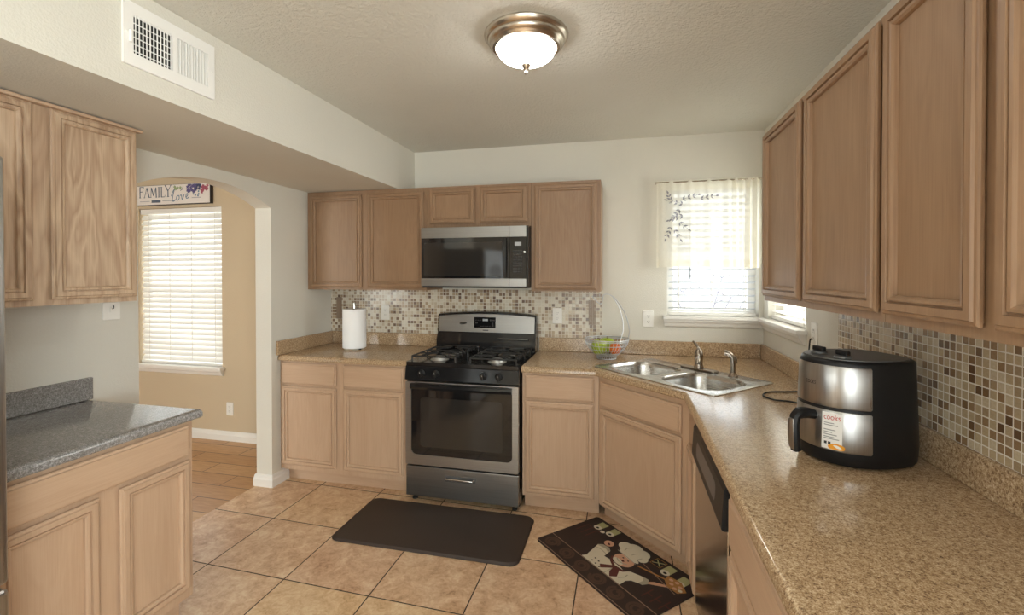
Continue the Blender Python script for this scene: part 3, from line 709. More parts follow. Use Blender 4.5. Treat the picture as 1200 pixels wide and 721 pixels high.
# burners and grates
for x in (-.195, .205):
    for y in (.105, .375):
        bo = MB().lathe([(0,.9175),(.062,.9175),(.060,.921),(.045,.922),(.042,.930),(0,.930)], 28, (x, y, 0)).build('burner', 'burner_aluminium', t, smooth=True)
        MB().lathe([(0,.9302),(.036,.9302),(.037,.934),(.034,.938),(0,.939)], 28, (x, y, 0)).build('burner_cap', 'burner_aluminium' if y < .2 else 'cast_iron', bo, smooth=True)  # front caps paler: the light they reflect is put into their material
for x in (-.195, .205):
    g = MB(); w, y0, y1, zz = .150, .0, .49, .952
    bar = lambda p, q, r_=.0062: g.tube([p, q], r_, 8)
    lp = [(x-w,y0,zz),(x+w,y0,zz),(x+w,y1,zz),(x-w,y1,zz)]
    for a, b in zip(lp, lp[1:]+lp[:1]): bar(a, b)
    bar((x-w,(y0+y1)/2,zz), (x+w,(y0+y1)/2,zz))
    for a in lp+[(x-w,(y0+y1)/2,zz),(x+w,(y0+y1)/2,zz)]: bar(a, (a[0], a[1], .9175))
    for by in (.105+.012, .375-.004):
        for k in range(4):
            a = pi/4+k*pi/2; r0, r1 = .026, .125
            g.tube([(x+r0*cos(a), by+r0*sin(a)*.85, zz+.006), (x+(r0+.03)*cos(a), by+(r0+.03)*sin(a)*.85, zz+.008), (x+r1*1.15*cos(a), by+r1*.95*sin(a), zz)], .0055, 8)
        for sx in (-1, 1): g.tube([(x+sx*.03, by, zz+.006), (x+sx*w, by, zz)], .0055, 8)
    for k in range(7): g.tube([(x+w-.012, .03+k*.066, zz), (x+w-.008, .03+k*.066, zz+.012), (x+w+.008, .03+k*.066, zz+.012), (x+w+.010, .03+k*.066, zz-.004)], .0045, 6)
    g.build('grate', 'cast_iron', t, smooth=True)

# ------------------------------------------------------------------ microwave
t = thing('microwave', 'stainless and black over-the-range microwave above the stove', 'microwave', (-1.931, -.40, 1.394))
MB().box(-.386, .386, .012, .396, .012, .420).build('body', 'black_plastic', t, bevel=.003)
MB().box(-.380, .380, .006, .36, 0, .0115).build('vent_tray', 'black_plastic', t)
do = MB().box(-.386, .2535, -.004, .0115, .012, .422).build('door', 'black_glass', t, bevel=.002)
MB().box(-.386, .2535, -.008, -.0042, .348, .422).build('upper_band', 'steel', do, bevel=.001)
MB().box(-.386, .2535, -.008, -.0042, .012, .066).build('lower_band', 'steel', do, bevel=.001)
MB().prism(rrect(-.365, .205, .085, .315, .008), -.0052, -.0042, lambda a, b, h: Vector((a, h, b))).build('window', 'oven_window', do)
hh = MB(); hh.loft([[Vector((.226+a, -.0042-b-.010*sin(pi*i/16), .075+.265*i/16)) for a, b in ((-.014,0),(-.010,.010),(.010,.010),(.014,0))] for i in range(17)])
hh.build('door_handle', 'black_enamel', do, smooth=True)
cp = MB().box(.2565, .372, -.004, .0115, .012, .422).build('control_panel', 'black_glass', t, bevel=.002)
MB().box(.2565, .372, -.008, -.0042, .348, .422).build('upper_band', 'steel', cp, bevel=.001)
MB().box(.2565, .372, -.008, -.0042, .012, .066).build('lower_band', 'steel', cp, bevel=.001)
MB().box(.292, .338, -.0052, -.0042, .288, .312).build('display', 'display_grey', cp)
kb = MB()
for r_ in range(8):
    for c_ in range(4): kb.box(.280+c_*.017, .292+c_*.017, -.0048, -.0042, .108+r_*.020, .117+r_*.020)
kb.build('keypad', 'grey_button', cp)
MB().lathe([(0,0),(.008,0),(.007,.005),(0,.006)], 16, m=Matrix.Translation((.360,-.0042,.245)) @ Matrix.Rotation(R(90), 4, 'X')).build('release_button', 'chrome', cp, smooth=True)
MB().box(.3725, .386, -.002, .0115, .012, .422).build('side_trim', 'black_enamel', t)

# ------------------------------------------------------------------ dishwasher
t = thing('dishwasher', 'dishwasher with steel door and black control strip under the long counter', 'dishwasher', (-.61, -1.396, 0), -pi/2)
MB().box(.002, .616, .03, .59, .09, .872).build('tub', 'black_plastic', t)
do = MB().box(.003, .615, -.016, .029, .105, .735).build('door', 'dishwasher_steel', t, bevel=.004)
cpp = [(-.026,.732),(-.033,.738),(-.026,.850),(-.018,.868),(.029,.868),(.029,.738)]
co_ = MB().prism(cpp, .003, .615, lambda a, b, h: Vector((h, a, b))).build('control_strip', 'black_plastic', t, bevel=.002)
MB().prism(rrect(.11, .50, .765, .825, .02), 0, 1, lambda a, b, h: Vector((a, -.0318-.001*h+(b-.742)*.0625, b))).build('grip_recess', 'dark_grey_plastic', co_)
MB().box(.003, .615, .05, .066, .0005, .088).build('kick_plate', 'black_plastic', t)

# ------------------------------------------------------------------ refrigerator
t = thing('refrigerator', 'stainless refrigerator at the edge of the photo beside the daylight-greyed counter', 'refrigerator', (-2.530, -3.467, 0), pi/2)
MB().box(.003, .877, .035, .76, .02, 1.795).build('body', 'dark_grey_plastic', t, bevel=.005)
for x0, x1, hx in ((.004, .438, .395), (.442, .876, .485)):
    do = MB().box(x0, x1, -.03, .033, .672, 1.80).build('door', 'steel_z', t, bevel=.012, seg=3)
    MB().tube([(hx,-.03,.80),(hx,-.075,.82),(hx,-.078,1.2),(hx,-.075,1.58),(hx,-.03,1.60)], .011, 10).build('door_handle', 'steel_z', do, smooth=True)
fd = MB().box(.004, .876, -.03, .033, .05, .660).build('freezer_drawer', 'steel_z', t, bevel=.012, seg=3)
MB().tube([(.10,-.03,.60),(.12,-.075,.60),(.76,-.075,.60),(.78,-.03,.60)], .011, 10).build('drawer_handle', 'steel_z', fd, smooth=True)
for x in (.08, .80):
    for y in (.1, .7): MB().lathe([(0,.0005),(.02,.0005),(.02,.0195),(0,.0195)], 12, (x, y, 0)).build('foot', 'rubber', t)

# ------------------------------------------------------------------ air fryer
FZ = .9155
t = thing('air_fryer', 'black and stainless air fryer with a handle on the countertop', 'air fryer', (-.215, -1.795, FZ), -pi/2+R(22))
def fpt(a, sc=1.0, push=0.0):
    """outline of the fryer; a = angle, -90 degrees is the front"""
    c, s_ = cos(a), sin(a)
    sg = lambda v: (v > 0)-(v < 0)
    if s_ < 0: x = .134*sg(c)*abs(c)**(2/2.15); y = -.158*abs(s_)**(2/2.15)
    else: x = .134*sg(c)*abs(c)**(2/3.2); y = .150*abs(s_)**(2/3.2)
    l = math.hypot(x, y); k = sc+push/max(l, 1e-6)
    return x*k, y*k
A = [2*pi*i/96 for i in range(96)]
def fring(z, sc): return [Vector((*fpt(a, sc), z)) for a in A]
def fsc(z): return 1.0-.055*max(0, (z-.06))/.25 if z > .06 else 1.0-.02*(.06-z)/.06
b_ = MB(); b_.loft([fring(z, s_) for z, s_ in ((.006,.93),(.014,.965),(.045,.985),(.06,.992),(.17,fsc(.17)-.006),(.298,fsc(.298)-.006),(.306,.938),(.312,.925),(.3155,.895),(.316,.84))])
b_.build('body', 'black_plastic', t, smooth=True)
for x, y in ((-.08,-.07),(.08,-.07),(-.08,.09),(.08,.09)): MB().lathe([(0,0),(.014,0),(.014,.0065),(0,.0065)], 12, (x, y, 0)).build('foot', 'rubber', t)
def shell(z0, z1, a0, a1, thick=.003, n=48):
    m = MB(); rr = []
    def q(a, z, p): return Vector((*fpt(a, fsc(z), p), z))
    zs = [z0, z0+.004, (z0+z1)/2, z1-.004, z1]
    vs = []; fs = []
    for j, z in enumerate(zs):
        for i in range(n+1):
            e = .0 if 0 < j < 4 else .02
            a = a0+e+(a1-a0-2*e)*i/n
            vs.append(q(a, z, thick if 0 < j < 4 else thick*.5))
    for j in range(4):
        for i in range(n): k = j*(n+1)+i; fs.append((k, k+1, k+n+2, k+n+1))
    return m.add(vs, fs)
shell(.176, .299, R(202), R(339)).build('upper_panel', 'steel_z', t, smooth=True)
db = shell(.048, .166, R(202), R(339)).build('drawer', 'steel_z', t, smooth=True)
# lid with the dials
ld = MB(); ld.prism([fpt(a, .86) for a in A], .3162, .319, lambda a, b, h: Vector((a, b-.004, h))); lid = ld.build('lid', 'dark_grey_plastic', t, smooth=False)
for x in (-.042, .048):
    k = MB().lathe([(0,.3202),(.023,.3202),(.022,.326),(.018,.327),(0,.327)], 24, (x, -.085, 0)); ko = k.build('dial', 'dark_grey_plastic', t, smooth=True)
    MB().box(x-.021, x+.021, -.085-.0075, -.085+.0075, .3272, .342).build('dial_grip', 'black_plastic', ko, bevel=.003)
# handle: arm and grip loop, hollow behind
hp = lambda y, z: Vector((0, y, z))
hx = .012
hm = MB(); pf = [(-.0155,-.004),(-.0155,.004),(-.010,.011),(.010,.011),(.0155,.004),(.0155,-.004),(.010,-.011),(-.010,-.011)]
pts = [Vector((hx,-.146,.142)), Vector((hx,-.180,.147)), Vector((hx,-.200,.147)), Vector((hx,-.214,.137)), Vector((hx,-.218,.115)), Vector((hx,-.217,.08)), Vector((hx,-.214,.045)), Vector((hx,-.210,.034))]
rr = []
for i, p in enumerate(pts):
    d = (pts[min(i+1, len(pts)-1)]-pts[max(i-1, 0)]).normalized(); n_ = Vector((0, -d.z, d.y))
    k = 1.25 if i < 3 else 1.0
    rr.append([p+Vector((a*k, 0, 0))+n_*b*k for a, b in pf])
hm.loft(rr); ho = hm.build('handle', 'black_plastic', db, smooth=True)
gm = MB(); rr = []
for z, y, w_ in ((.132,-.2285,.010),(.115,-.2305,.0125),(.08,-.2295,.0125),(.045,-.2265,.0115),(.038,-.224,.008)):
    rr.append([Vector((hx+w_*cos(2*pi*i/12), y+.0022*sin(2*pi*i/12), z)) for i in range(12)])
gm.loft(rr); gm.build('grip_inlay', 'steel_z', db, smooth=True)
# sticker and lettering follow the curve of the front
def onfront(u, z, p=.0036):
    """u: arc length from the front centre towards +x"""
    a = -pi/2; s_ = 0; step = .004 if u > 0 else -.004
    prev = Vector(fpt(a, fsc(z), p))
    while abs(s_) < abs(u):
        a += step; q = Vector(fpt(a, fsc(z), p)); s_ += (q-prev).length*(1 if u > 0 else -1); prev = q
    return Vector((prev.x, prev.y, z))
S0, S1, Z0, Z1 = .046, .099, .052, .160
st = MB(); n = 8; vs = []
for z in (Z0, Z1):
    for i in range(n+1): vs.append(onfront(S0+(S1-S0)*i/n, z, .0036))
st.add(vs, [(i, i+1, n+2+i, n+1+i) for i in range(n)]); stk = st.build('sticker', 'sticker_white', db)
def fronttext(txt, u0, u1, z, h, mat, par, p=.0042, name='lettering'):
    vs, fs = text_mesh(txt, 1, 0)
    x0 = min(v.x for v in vs); x1 = max(v.x for v in vs); y0 = min(v.y for v in vs); y1 = max(v.y for v in vs)
    m = MB(); m.add([onfront(u0+(v.x-x0)/(x1-x0)*(u1-u0), z+(v.y-y0)/(y1-y0)*h, p) for v in vs], fs); return m.build(name, mat, par)
fronttext('cooks', S0+.005, S1-.005, .139, .017, 'sticker_red', stk)
fronttext('COOKS', -.014, .022, .236, .011, 'ink_black', t, .0038)
pr = MB()
for i, (z, l) in enumerate(((.128,.026),(.122,.036),(.108,.030),(.101,.022),(.094,.034),(.087,.028),(.082,.04))):
    k = 4; vs = [onfront(S0+.006+l*j/k, zz, .0040) for zz in (z, z+.0022) for j in range(k+1)]
    pr.add(vs, [(j, j+1, k+2+j, k+1+j) for j in range(k)])
pr.build('small_print', 'sticker_grey', stk)
fo = MB(); fo.add([onfront(S0+.040+.022*cos(2*pi*i/18), max(Z0+.001, .0605+.0105*sin(2*pi*i/18)), .0040) for i in range(18)], [tuple(range(18))]); fo.build('printed_fries', 'sticker_orange', stk)
bk = MB()
for u in (.008, .018): bk.add([onfront(S0+u, .066, .004), onfront(S0+u+.007, .066, .004), onfront(S0+u+.007, .074, .004), onfront(S0+u, .074, .004)], [(0,1,2,3)])
bk.build('printed_icons', 'ink_black', stk)
# power cord lying on the counter behind it (local: x towards the camera, y towards the wall)
def fl(x, y, z):
    d = Vector((x+.215, y+1.795, 0)); d.rotate(Matrix.Rotation(pi/2-R(22), 3, 'Z')); return (d.x, d.y, z-FZ)
ctrl = [(-.080,-1.70,.965),(-.075,-1.63,.93),(-.07,-1.50,.9195),(-.09,-1.30,.9195),(-.187,-1.171,.9195),(-.255,-1.150,.9195),(-.285,-1.08,.9195),(-.24,-1.0,.9195),(-.13,-.965,.9195),(-.045,-.93,.9215),(-.034,-.905,.96),(-.030,-.885,1.05),(-.022,-.878,1.155),(-.012,-.878,1.165)]
def crom(P, n=8):
    P = [Vector(p) for p in P]; out = []
    for i in range(len(P)-1):
        a, b, c, d = P[max(i-1,0)], P[i], P[i+1], P[min(i+2,len(P)-1)]
        for k in range(n):
            s_ = k/n; out.append(.5*((2*b)+(c-a)*s_+(2*a-5*b+4*c-d)*s_*s_+(3*b-a-3*c+d)*s_**3))
    return out+[P[-1]]
MB().tube([fl(*p) for p in crom(ctrl)], .0036, 8).build('power_cord', 'rubber', t, smooth=True)

# ------------------------------------------------------------------ paper towels
px, py = -2.922, -.285
t = thing('paper_towel_holder', 'chrome upright paper towel holder on the countertop', 'paper towel holder', (px, py, FZ))
MB().lathe([(0,0),(.082,0),(.084,.006),(.080,.014),(.074,.016),(0,.016)], 40).build('base', 'chrome', t, smooth=True)
MB().lathe([(0,.0162),(.007,.0162),(.007,.335),(.011,.340),(.012,.352),(.008,.362),(0,.364)], 20).build('rod', 'chrome', t, smooth=True)
t = thing('paper_towel_roll', 'fresh white roll of paper towels standing on its holder', 'paper towels', (px, py, FZ+.0165))
m = MB(); m.loft([[Vector((r_*cos(2*pi*i/48), r_*sin(2*pi*i/48), z)) for i in range(48)] for r_, z in ((.022,0),(.085,0),(.087,.002),(.087,.290),(.085,.2925),(.022,.2925))], closed=True)
m.build('paper', 'paper', t, smooth=True)
m = MB(); m.loft([[Vector((r_*cos(2*pi*i/32), r_*sin(2*pi*i/32), z)) for i in range(32)] for r_, z in ((.0195,.001),(.0215,.001),(.0215,.2915),(.0195,.2915))], closed=True)
m.build('core', 'cork_underside', t, smooth=True)

# ------------------------------------------------------------------ fruit basket
bx, by = -1.035, -.235
t = thing('fruit_basket', 'silver wire fruit basket with a banana hook beside the sink', 'basket', (bx, by, FZ))
prof = [(.062,.004),(.066,.020),(.092,.042),(.118,.068),(.136,.096),(.146,.124),(.148,.134)]
rg = MB()
for r_, z in prof: rg.tube([(r_*cos(2*pi*i/48), r_*sin(2*pi*i/48), z) for i in range(48)], .0026 if z not in (.134, .004) else .004, 6, closed=True)
for r_ in (.045, .026): rg.tube([(r_*cos(2*pi*i/32), r_*sin(2*pi*i/32), .020) for i in range(32)], .002, 6, closed=True)
for k in range(36):
    a = 2*pi*k/36; rg.tube([(r_*cos(a), r_*sin(a), z) for r_, z in prof], .0017, 5)
for k in range(4): a = pi*k/4; rg.tube([(.066*cos(a), .066*sin(a), .020), (-.066*cos(a), -.066*sin(a), .020)], .002, 5)
rg.build('wire_bowl', 'basket_wire', t, smooth=True)
hk = MB()
hk.tube(crom([(.140,.030,.132),(.150,.020,.20),(.120,.010,.31),(.060,.004,.405),(.015,0,.437)]), .003, 8)
hk.tube(crom([(.088,-.115,.132),(.110,-.060,.22),(.090,-.030,.33),(.045,-.008,.415),(.015,0,.437)]), .003, 8)
hk.tube(crom([(.015,0,.437),(-.020,0,.432),(-.030,0,.385),(-.045,0,.372),(-.075,0,.395),(-.10,0,.425)]), .003, 8)
hk.build('banana_hook', 'basket_wire', t, smooth=True)
def apple(loc, rot, label):
    o = thing('apple', label, 'apple', loc, rot); o.scale = (1.25, 1.25, 1.25)
    MB().lathe([(0,.010),(.012,.002),(.022,.0),(.034,.010),(.041,.028),(.043,.046),(.038,.064),(.026,.074),(.012,.073),(.004,.067),(0,.066)], 28).build('flesh', 'apple_green', o, smooth=True)
    MB().tube([(0,0,.066),(.002,.001,.076),(.006,.002,.086)], .0015, 6).build('stem', 'stem_brown', o)
apple((bx-.048, by-.038, FZ+.036), .4, 'green apple at the front of the wire basket')
apple((bx, by+.062, FZ+.036), 1.4, 'green apple at the back of the wire basket')
o = thing('orange', 'round orange in the wire basket beside the apples', 'orange', (bx+.056, by-.040, FZ+.034)); o.scale = (1.1, 1.1, 1.1)
MB().lathe([(0,.003),(.004,.0015),(.018,.0045),(.032,.018),(.037,.037),(.032,.056),(.018,.069),(.004,.072),(0,.070)], 28).build('peel', 'orange_skin', o, smooth=True)
MB().lathe([(0,.0705),(.003,.0705),(.002,.074),(0,.0742)], 10).build('stem_button', 'stem_brown', o)

# ------------------------------------------------------------------ ceiling light
t = thing('ceiling_light', 'round flush ceiling light with frosted bowl and nickel rim', 'ceiling light', (-1.31, -1.61, HC))
MB().lathe([(0,-.001),(.166,-.001),(.171,-.008),(.169,-.016),(.160,-.026),(.156,-.028),(.156,-.034),(.150,-.044),(.146,-.046),(.142,-.052),(.136,-.060),(.124,-.062),(.120,-.056),(.118,-.05),(0,-.05)], 64).build('pan', 'nickel', t, smooth=True)
m = MB(); rr = []
for i in range(14):
    f = i/13; r0 = .119*cos(f*pi/2)**.8 if i < 13 else .0005; z = -.057-.062*sin(f*pi/2)
    rr.append([Vector((r0*(1+.012*cos(28*2*pi*k/112)*(1-f))*cos(2*pi*k/112), r0*(1+.012*cos(28*2*pi*k/112)*(1-f))*sin(2*pi*k/112), z)) for k in range(112)])
m.loft(rr); m.build('glass_bowl', 'lamp_glass', t, smooth=True)
MB().lathe([(0,-.118),(.016,-.1185),(.019,-.126),(.014,-.138),(.007,-.144),(.0055,-.150),(.0075,-.155),(.004,-.162),(0,-.163)], 24).build('finial', 'nickel', t, smooth=True)

# ------------------------------------------------------------------ air vent on the soffit
t = thing('air_vent', 'white rectangular air vent register on the soffit face', 'vent', (-2.554, -2.256, 2.198), pi/2)
VW, VH = .358, .214
f = MB(); slab_with_holes(f, rect(0, VW, 0, VH), [rect(.034, .176, .042, .172), rect(.192, .328, .042, .172)], lambda a, b, h: Vector((a, h, b)), -.009, -.0005)
f.build('frame', 'vent_white', t, bevel=.002)
MB().box(.034, .176, -.0015, -.0006, .042, .172).build('duct_opening', 'slot_dark', t)
fn = MB()
for i in range(11): x = .036+.0128*(i+.5); fn.box(x-.0009, x+.0009, -.0085, -.0045, .042, .172)
for i in range(6): z = .046+.0235*(i+.3); fn.box(.034, .176, -.0044, -.0025, z-.0016, z+.0016)
fn.build('open_fins', 'vent_white', t)
fc = MB(); fc.box(.192, .328, -.003, -.0008, .042, .172)
for i in range(11):
    m = Matrix.Translation((.198+.0122*i, -.0075, 0)) @ Matrix.Rotation(R(35), 4, 'Z'); fc.box(-.0055, .0055, -.0008, .0008, .042, .172, m)
fc.build('closed_fins', 'vent_white', t)
MB().box(.018, .023, -.020, -.0092, .075, .115).build('damper_lever', 'vent_white', t, bevel=.001)
sc_ = MB()
for x in (.012, VW-.012): sc_.lathe([(0,0),(.004,0),(.003,.0015),(0,.002)], 10, m=Matrix.Translation((x, -.0091, VH/2)) @ Matrix.Rotation(R(90), 4, 'X'))
sc_.build('screw', 'white_paint', t)

# ------------------------------------------------------------------ outlets
def outlet(label, loc, rot, w=.072, h=.117):
    t = thing('wall_outlet', label, 'outlet', loc, rot)
    p = MB(); p.loft([[Vector((x*(1-i), y, z*(1-i))) for x, z in rrect(-w/2, w/2, -h/2, h/2, .004, 3)] for i, y in ((0,-.0006),(0,-.003),(.05,-.006))]); p.build('cover_plate', 'white_plastic', t)
    for s_ in (-1, 1):
        r_ = MB().prism(rrect(-.017, .017, s_*.0195-.014, s_*.0195+.014, .010), -.0078, -.0062, lambda a, b, h_: Vector((a, h_, b))).build('receptacle', 'white_plastic', t)
        k = MB(); k.box(-.0075, -.0055, -.0083, -.0079, s_*.0195-.002, s_*.0195+.007); k.box(.0055, .0075, -.0083, -.0079, s_*.0195-.002, s_*.0195+.007); k.lathe([(0,0),(.0022,0),(0,.0004)], 8, m=Matrix.Translation((0,-.0079,s_*.0195-.008)) @ Matrix.Rotation(R(90),4,'X'))
        k.build('slots', 'slot_dark', r_)
    return t
outlet('white outlet on the tiles behind the paper towel roll', (-2.812, -.0082, 1.177), 0)
outlet('white outlet on the tiles between the stove and fruit basket', (-1.404, -.0082, 1.180), 0)
outlet('white outlet on the plain wall between fruit basket and sink window', (-.751, 0, 1.170), 0)
outlet('white outlet on the long wall beside the side window sill', (0, -.878, 1.190), -pi/2)
outlet('white outlet low on the dining room wall beyond the arch', (-4.345, 0, .285), 0)
t = thing('wall_jack', 'small white wall plate under the pale oak wall cabinet', 'wall plate', (XL, -1.744, 1.312), pi/2)
p = MB(); p.loft([[Vector((x*(1-i), y, z*(1-i))) for x, z in rrect(-.04, .04, -.042, .042, .004, 3)] for i, y in ((0,-.0006),(0,-.003),(.05,-.006))]); p.build('cover_plate', 'white_plastic', t)
MB().box(-.010, .010, -.010, -.0062, -.004, .016).build('jack_socket', 'white_plastic', t, bevel=.001)
MB().tube(crom([(0,-.010,.012),(0,-.017,.014),(0,-.018,.024),(0,-.013,.028)], 4), .0022, 6).build('jack_hook', 'grey_button', t)

# accent strips set in the tiles
for x, lab in ((-3.235, 'tall brown accent tile at the end of the splashback by the arch'), (-1.148, 'tall brown accent tile at the end of the splashback by the fruit basket')):
    m = MB()
    for i in range(5): m.box(x-.0255+i*.0103, x-.0255+i*.0103+.0086, -.0112, -.0083, 1.118, 1.298)
    tag(m.build('accent_tile', 'accent_strip'), lab, 'tile')

# ------------------------------------------------------------------ mats on the floor
t = tag(MB().loft([[Vector((x, y, z)) for x, y in rrect(-.535-i, .535+i, -.240-i, .240+i, .05)] for i, z in ((.006,.0006),(.008,.004),(0,.0155),(-.006,.017))]).build('floor_mat', 'mat_brown', loc=(-1.985, -.937, 0), smooth=True), 'plain dark brown cushioned floor mat in front of the stove', 'mat')
t = thing('chef_mat', 'dark kitchen mat with a printed chef in front of the sink cabinet', 'mat', (*dw(.385, .218), 0), -pi/4)
# local x = e - .385, local y = -(n - .218)
ml = lambda e, n: (e-.385, -(n-.218))
m = MB(); m.loft([[Vector((x, y, z)) for x, y in rrect(-.405-i, .358+i, -.228-i, .228+i, .02)] for i, z in ((0,.0006),(.001,.004),(0,.007),(-.002,.0075))]); m.build('mat_body', 'print_brown', t)
PM = ['print_white','print_shade','print_skin','print_maroon','print_olive','print_gold','print_black','print_line','print_swirl','print_red']
pm = MB(); lay = [0]
def pol(k, pts, z=None):
    lay[0] += 1; z = .00755+.00002*lay[0] if z is None else z
    pm.cur = PM.index(k); pm.add([Vector((*ml(e, n), z)) for e, n in pts], [tuple(range(len(pts)))])
def ell(k, e, n, a, b, rot=0, seg=20, a0=0, a1=360):
    pol(k, [(e+a*cos(R(a0+(a1-a0)*i/seg))*cos(rot)-b*sin(R(a0+(a1-a0)*i/seg))*sin(rot), n+a*cos(R(a0+(a1-a0)*i/seg))*sin(rot)+b*sin(R(a0+(a1-a0)*i/seg))*cos(rot)) for i in range(seg)])
def strip(k, pts, w):
    P = [Vector(p) for p in pts]; lf = []; rt = []
    for i, p in enumerate(P):
        d = (P[min(i+1,len(P)-1)]-P[max(i-1,0)]).normalized(); n_ = Vector((-d.y, d.x))*w/2; lf.append(p+n_); rt.append(p-n_)
    lay[0] += 1; z = .00755+.00002*lay[0]; pm.cur = PM.index(k); k_ = len(P)
    pm.add([Vector((*ml(*q), z)) for q in lf+rt], [(i, i+1, k_+i+1, k_+i) for i in range(k_-1)])
# border, swirls and faint lettering-like blocks
strip('print_line', [(-.018,.334),(.741,.334)], .005); strip('print_line', [(-.012,.439),(.736,.439)], .004)
for k in range(6):
    c0 = .05+k*.124
    strip('print_swirl', [(c0+(.012+.036*i/30)*cos(i*.42+k), .387+(.012+.030*i/30)*sin(i*.42+k)) for i in range(31)], .014)
for e in (.02, .06, .10): strip('print_red', [(e,.10),(e,.19)], .007); strip('print_red', [(e,.10),(e+.03,.10)], .007)
for e in (.62, .67, .72): strip('print_red', [(e,.22),(e,.30)], .007); strip('print_red', [(e,.26),(e+.03,.26)], .007)
# bottles along the back
for e, n in ((.075,.03), (.165,.02), (.565,.03), (.66,.04)):
    pol('print_olive', [(e-.026,n-.02),(e+.026,n-.02),(e+.026,n+.045),(e-.026,n+.045)]); ell('print_white', e, n+.045, .026, .020); ell('print_black', e+.002, n+.047, .010, .008)
pol('print_black', [(.46,0),(.53,0),(.53,.075),(.46,.075)]); strip('print_olive', [(.47,.02),(.52,.06)], .006); strip('print_olive', [(.52,.02),(.47,.06)], .006); strip('print_gold', [(.465,.01),(.525,.01),(.525,.07),(.465,.07),(.465,.01)], .004)
ell('print_white', .125, .085, .016, .012)
# the chef: jacket, raised arm, outstretched arm, scarf, face, hat
pol('print_white', [(.235,.331),(.262,.262),(.300,.236),(.350,.228),(.420,.232),(.470,.245),(.505,.270),(.512,.331)])
pol('print_white', [(.242,.300),(.205,.190),(.222,.166),(.262,.160),(.288,.178),(.312,.270)])
pol('print_shade', [(.204,.196),(.222,.166),(.262,.160),(.284,.176),(.290,.196),(.262,.184),(.230,.190)])
strip('print_shade', [(.214,.216),(.250,.208),(.294,.214)], .005)
ell('print_skin', .232, .134, .030, .026, .3); ell('print_maroon', .236, .138, .012, .006, .5)
pol('print_white', [(.440,.250),(.470,.215),(.520,.196),(.560,.190),(.578,.214),(.566,.240),(.520,.262),(.500,.300)])
pol('print_shade', [(.528,.192),(.562,.186),(.582,.212),(.570,.242),(.550,.246),(.552,.214)])
strip('print_shade', [(.470,.300),(.485,.270),(.480,.245)], .006); strip('print_shade', [(.405,.331),(.400,.27)], .004)
pol('print_skin', [(.572,.196),(.586,.176),(.640,.140),(.652,.148),(.606,.190),(.580,.212)])
for i, (e, n) in enumerate(((.292,.286),(.322,.290),(.352,.296),(.296,.312),(.326,.316),(.356,.320))): ell('print_black', e, n, .0055, .005)
pol('print_maroon', [(.320,.200),(.345,.236),(.395,.262),(.450,.250),(.462,.226),(.440,.238),(.390,.244),(.350,.222),(.334,.190)])
pol('print_maroon', [(.395,.252),(.430,.250),(.462,.300),(.440,.330),(.410,.300)]); pol('print_maroon', [(.385,.252),(.405,.262),(.365,.320),(.340,.300)])
ell('print_skin', .385, .176, .060, .050, .15); ell('print_white', .372, .206, .036, .018, .2)
strip('print_shade', [(.350,.190),(.372,.202),(.400,.200),(.420,.188)], .006); ell('print_maroon', .386, .184, .010, .007)
for e in (.368, .402): ell('print_black', e, .162, .0055, .0045)
ell('print_white', .372, .126, .074, .020, .12); strip('print_shade', [(.302,.136),(.372,.140),(.442,.150)], .004)
for e, n, a, b in ((.300,.075,.042,.036),(.345,.050,.048,.036),(.400,.060,.046,.040),(.372,.092,.062,.034),(.435,.090,.026,.028)): ell('print_white', e, n, a, b)
strip('print_shade', [(.325,.110),(.318,.085),(.330,.060)], .005); strip('print_shade', [(.375,.110),(.380,.080)], .005); strip('print_shade', [(.420,.110),(.426,.085)], .005)
# pizza on its paddle
strip('print_gold', [(.455,.150),(.560,.125),(.620,.110)], .010)
pol('print_gold', [(.590,.080),(.660,.070),(.720,.110),(.700,.150),(.640,.150),(.600,.120)]); 
for e, n in ((.620,.095),(.650,.090),(.680,.105),(.695,.125),(.640,.118),(.670,.132)): ell('print_white' if (int(e*1000) % 2) else 'print_skin', e, n, .011, .009)
strip('print_line', [(.450,.110),(.70,.165)], .004)
pm.build('printed_picture', PM, t)

# ------------------------------------------------------------------ sign above the dining window
SX0, SX1, SZ0, SZ1 = -5.372, -4.512, 2.126, 2.309
t = thing('wall_sign', 'white wooden sign reading FAMILY love above the dining room blind', 'sign', (SX0, -.0005, SZ0))
SWD, SH = SX1-SX0, SZ1-SZ0
MB().box(0, SWD, -.032, 0, 0, SH).build('board_back', 'sign_edge', t)
MB().box(.004, SWD-.004, -.034, -.0321, .004, SH-.003).build('painted_face', 'sign_board', t)
def pen(m, pts, w, sx=1):
    P = [Vector(p) for p in pts]; lf = []; rt = []
    for i, p in enumerate(P):
        d = (P[min(i+1,len(P)-1)]-P[max(i-1,0)]).normalized(); n_ = Vector((-d.y, d.x))*w/2; lf.append(p+n_); rt.append(p-n_)
    k = len(P); m.add([Vector((q.x, -.0346, q.y)) for q in lf+rt], [(i, i+1, k+i+1, k+i) for i in range(k-1)])
cap = MB()
def glyph(x, z, w, h, strokes):
    for pts, wd in strokes: pen(cap, [(x+a*w, z+b*h) for a, b in pts], wd)
TK, TN = .0115, .006
SER = lambda a, b, l=.16: ([(a-l, b), (a+l, b)], .005)
x0, z0, h = .060, .072, .098
glyph(x0, z0, .055, h, [([(.2,0),(.2,1)], TK), ([(.1,1),(1,1),(1,.85)], TN), ([(.2,.55),(.75,.55)], TN), SER(.2,0,.2)])
glyph(x0+.060, z0, .062, h*.92, [([(.05,0),(.5,1)], TN), ([(.5,1),(.95,0)], TK), ([(.22,.38),(.78,.38)], TN), SER(.05,0), SER(.95,0)])
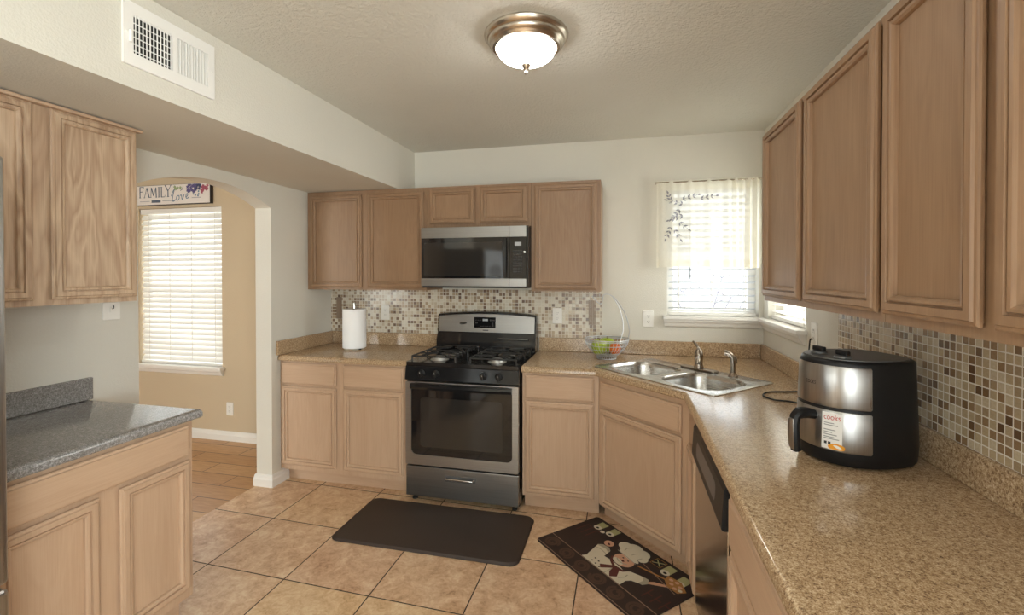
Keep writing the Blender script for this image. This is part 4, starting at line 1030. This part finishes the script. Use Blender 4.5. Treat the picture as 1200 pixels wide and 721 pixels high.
glyph(x0+.132, z0, .075, h*.92, [([(.08,0),(.15,1)], TN), ([(.15,1),(.5,.15)], TK), ([(.5,.15),(.85,1)], TN), ([(.85,1),(.92,0)], TK), SER(.08,0,.1), SER(.92,0,.12)])
glyph(x0+.220, z0, .020, h*.92, [([(.5,0),(.5,1)], TK), SER(.5,0,.5), SER(.5,1,.5)])
glyph(x0+.250, z0, .050, h*.92, [([(.2,0),(.2,1)], TK), ([(.1,0),(1,0),(1,.18)], TN), SER(.2,1,.2)])
glyph(x0+.300, z0, .070, h*1.05, [([(.05,1),(.5,.5)], TK), ([(.5,.5),(.95,1)], TN), ([(.5,.5),(.5,0)], TK), SER(.5,0,.18), SER(.05,1,.12), SER(.95,1,.12)])
cap.build('painted_letters', 'ink_slate', t)
lv = MB(); q = lambda pts, w: pen(lv, [(p.x, p.y) for p in crom([(a, b, 0) for a, b in pts], 6)], w)
q([(.430,.075),(.452,.118),(.470,.138),(.462,.118),(.446,.060),(.446,.032),(.462,.030),(.480,.044)], .008)
q([(.512,.078),(.494,.070),(.490,.048),(.504,.036),(.520,.050),(.520,.072),(.510,.080)], .008)
q([(.530,.076),(.546,.080),(.552,.044),(.564,.056),(.578,.088)], .008)
q([(.592,.062),(.612,.072),(.616,.090),(.602,.088),(.596,.062),(.608,.050),(.632,.062)], .008)
lv.build('painted_script', 'ink_blue', t)
sm = MB()
for x, l in ((.07,.115),(.33,.13),(.66,.10)): pen(sm, [(x, .036+(.018 if x > .6 else 0)), (x+l, .036+(.018 if x > .6 else 0))], .006)
sm.build('faint_lettering', 'ink_faint', t)
sm = MB(); pen(sm, [(.205,.034), (.31,.034)], .024); sm.build('middle_word', 'ink_slate', t)
random.seed(5)
def blossoms(name, mat, cx, cz, n, sx, sz, r0):
    m = MB()
    for _ in range(n):
        x = cx+random.uniform(-sx, sx); z = cz+random.uniform(-sz, sz); a0 = random.uniform(0, 6); y = -.0346-.0003*random.random()
        pts = [Vector((min(SWD-.006, x+r0*(1 if k % 2 else .55)*cos(a0+k*pi/5)), y, max(.006, min(SH-.006, z+r0*(1 if k % 2 else .55)*sin(a0+k*pi/5))))) for k in range(10)]
        m.add(pts, [tuple(range(10))])
    m.build(name, mat, t)
blossoms('painted_blossoms', 'ink_purple', .665, .140, 22, .050, .035, .020); blossoms('painted_blossoms', 'ink_navy', .720, .150, 12, .032, .022, .018)
blossoms('painted_blossoms', 'ink_rose', .800, .118, 14, .034, .042, .018); blossoms('painted_blossoms', 'ink_rust', .020, .050, 6, .012, .03, .014); blossoms('painted_leaves', 'ink_leaf', .50, .150, 6, .055, .010, .018)
blossoms('painted_leaves', 'ink_blue', .690, .090, 6, .05, .02, .012)
tw = MB(); pen(tw, [(.535,.122),(.556,.135),(.566,.160)], .006); tw.build('painted_twig', 'ink_navy', t)
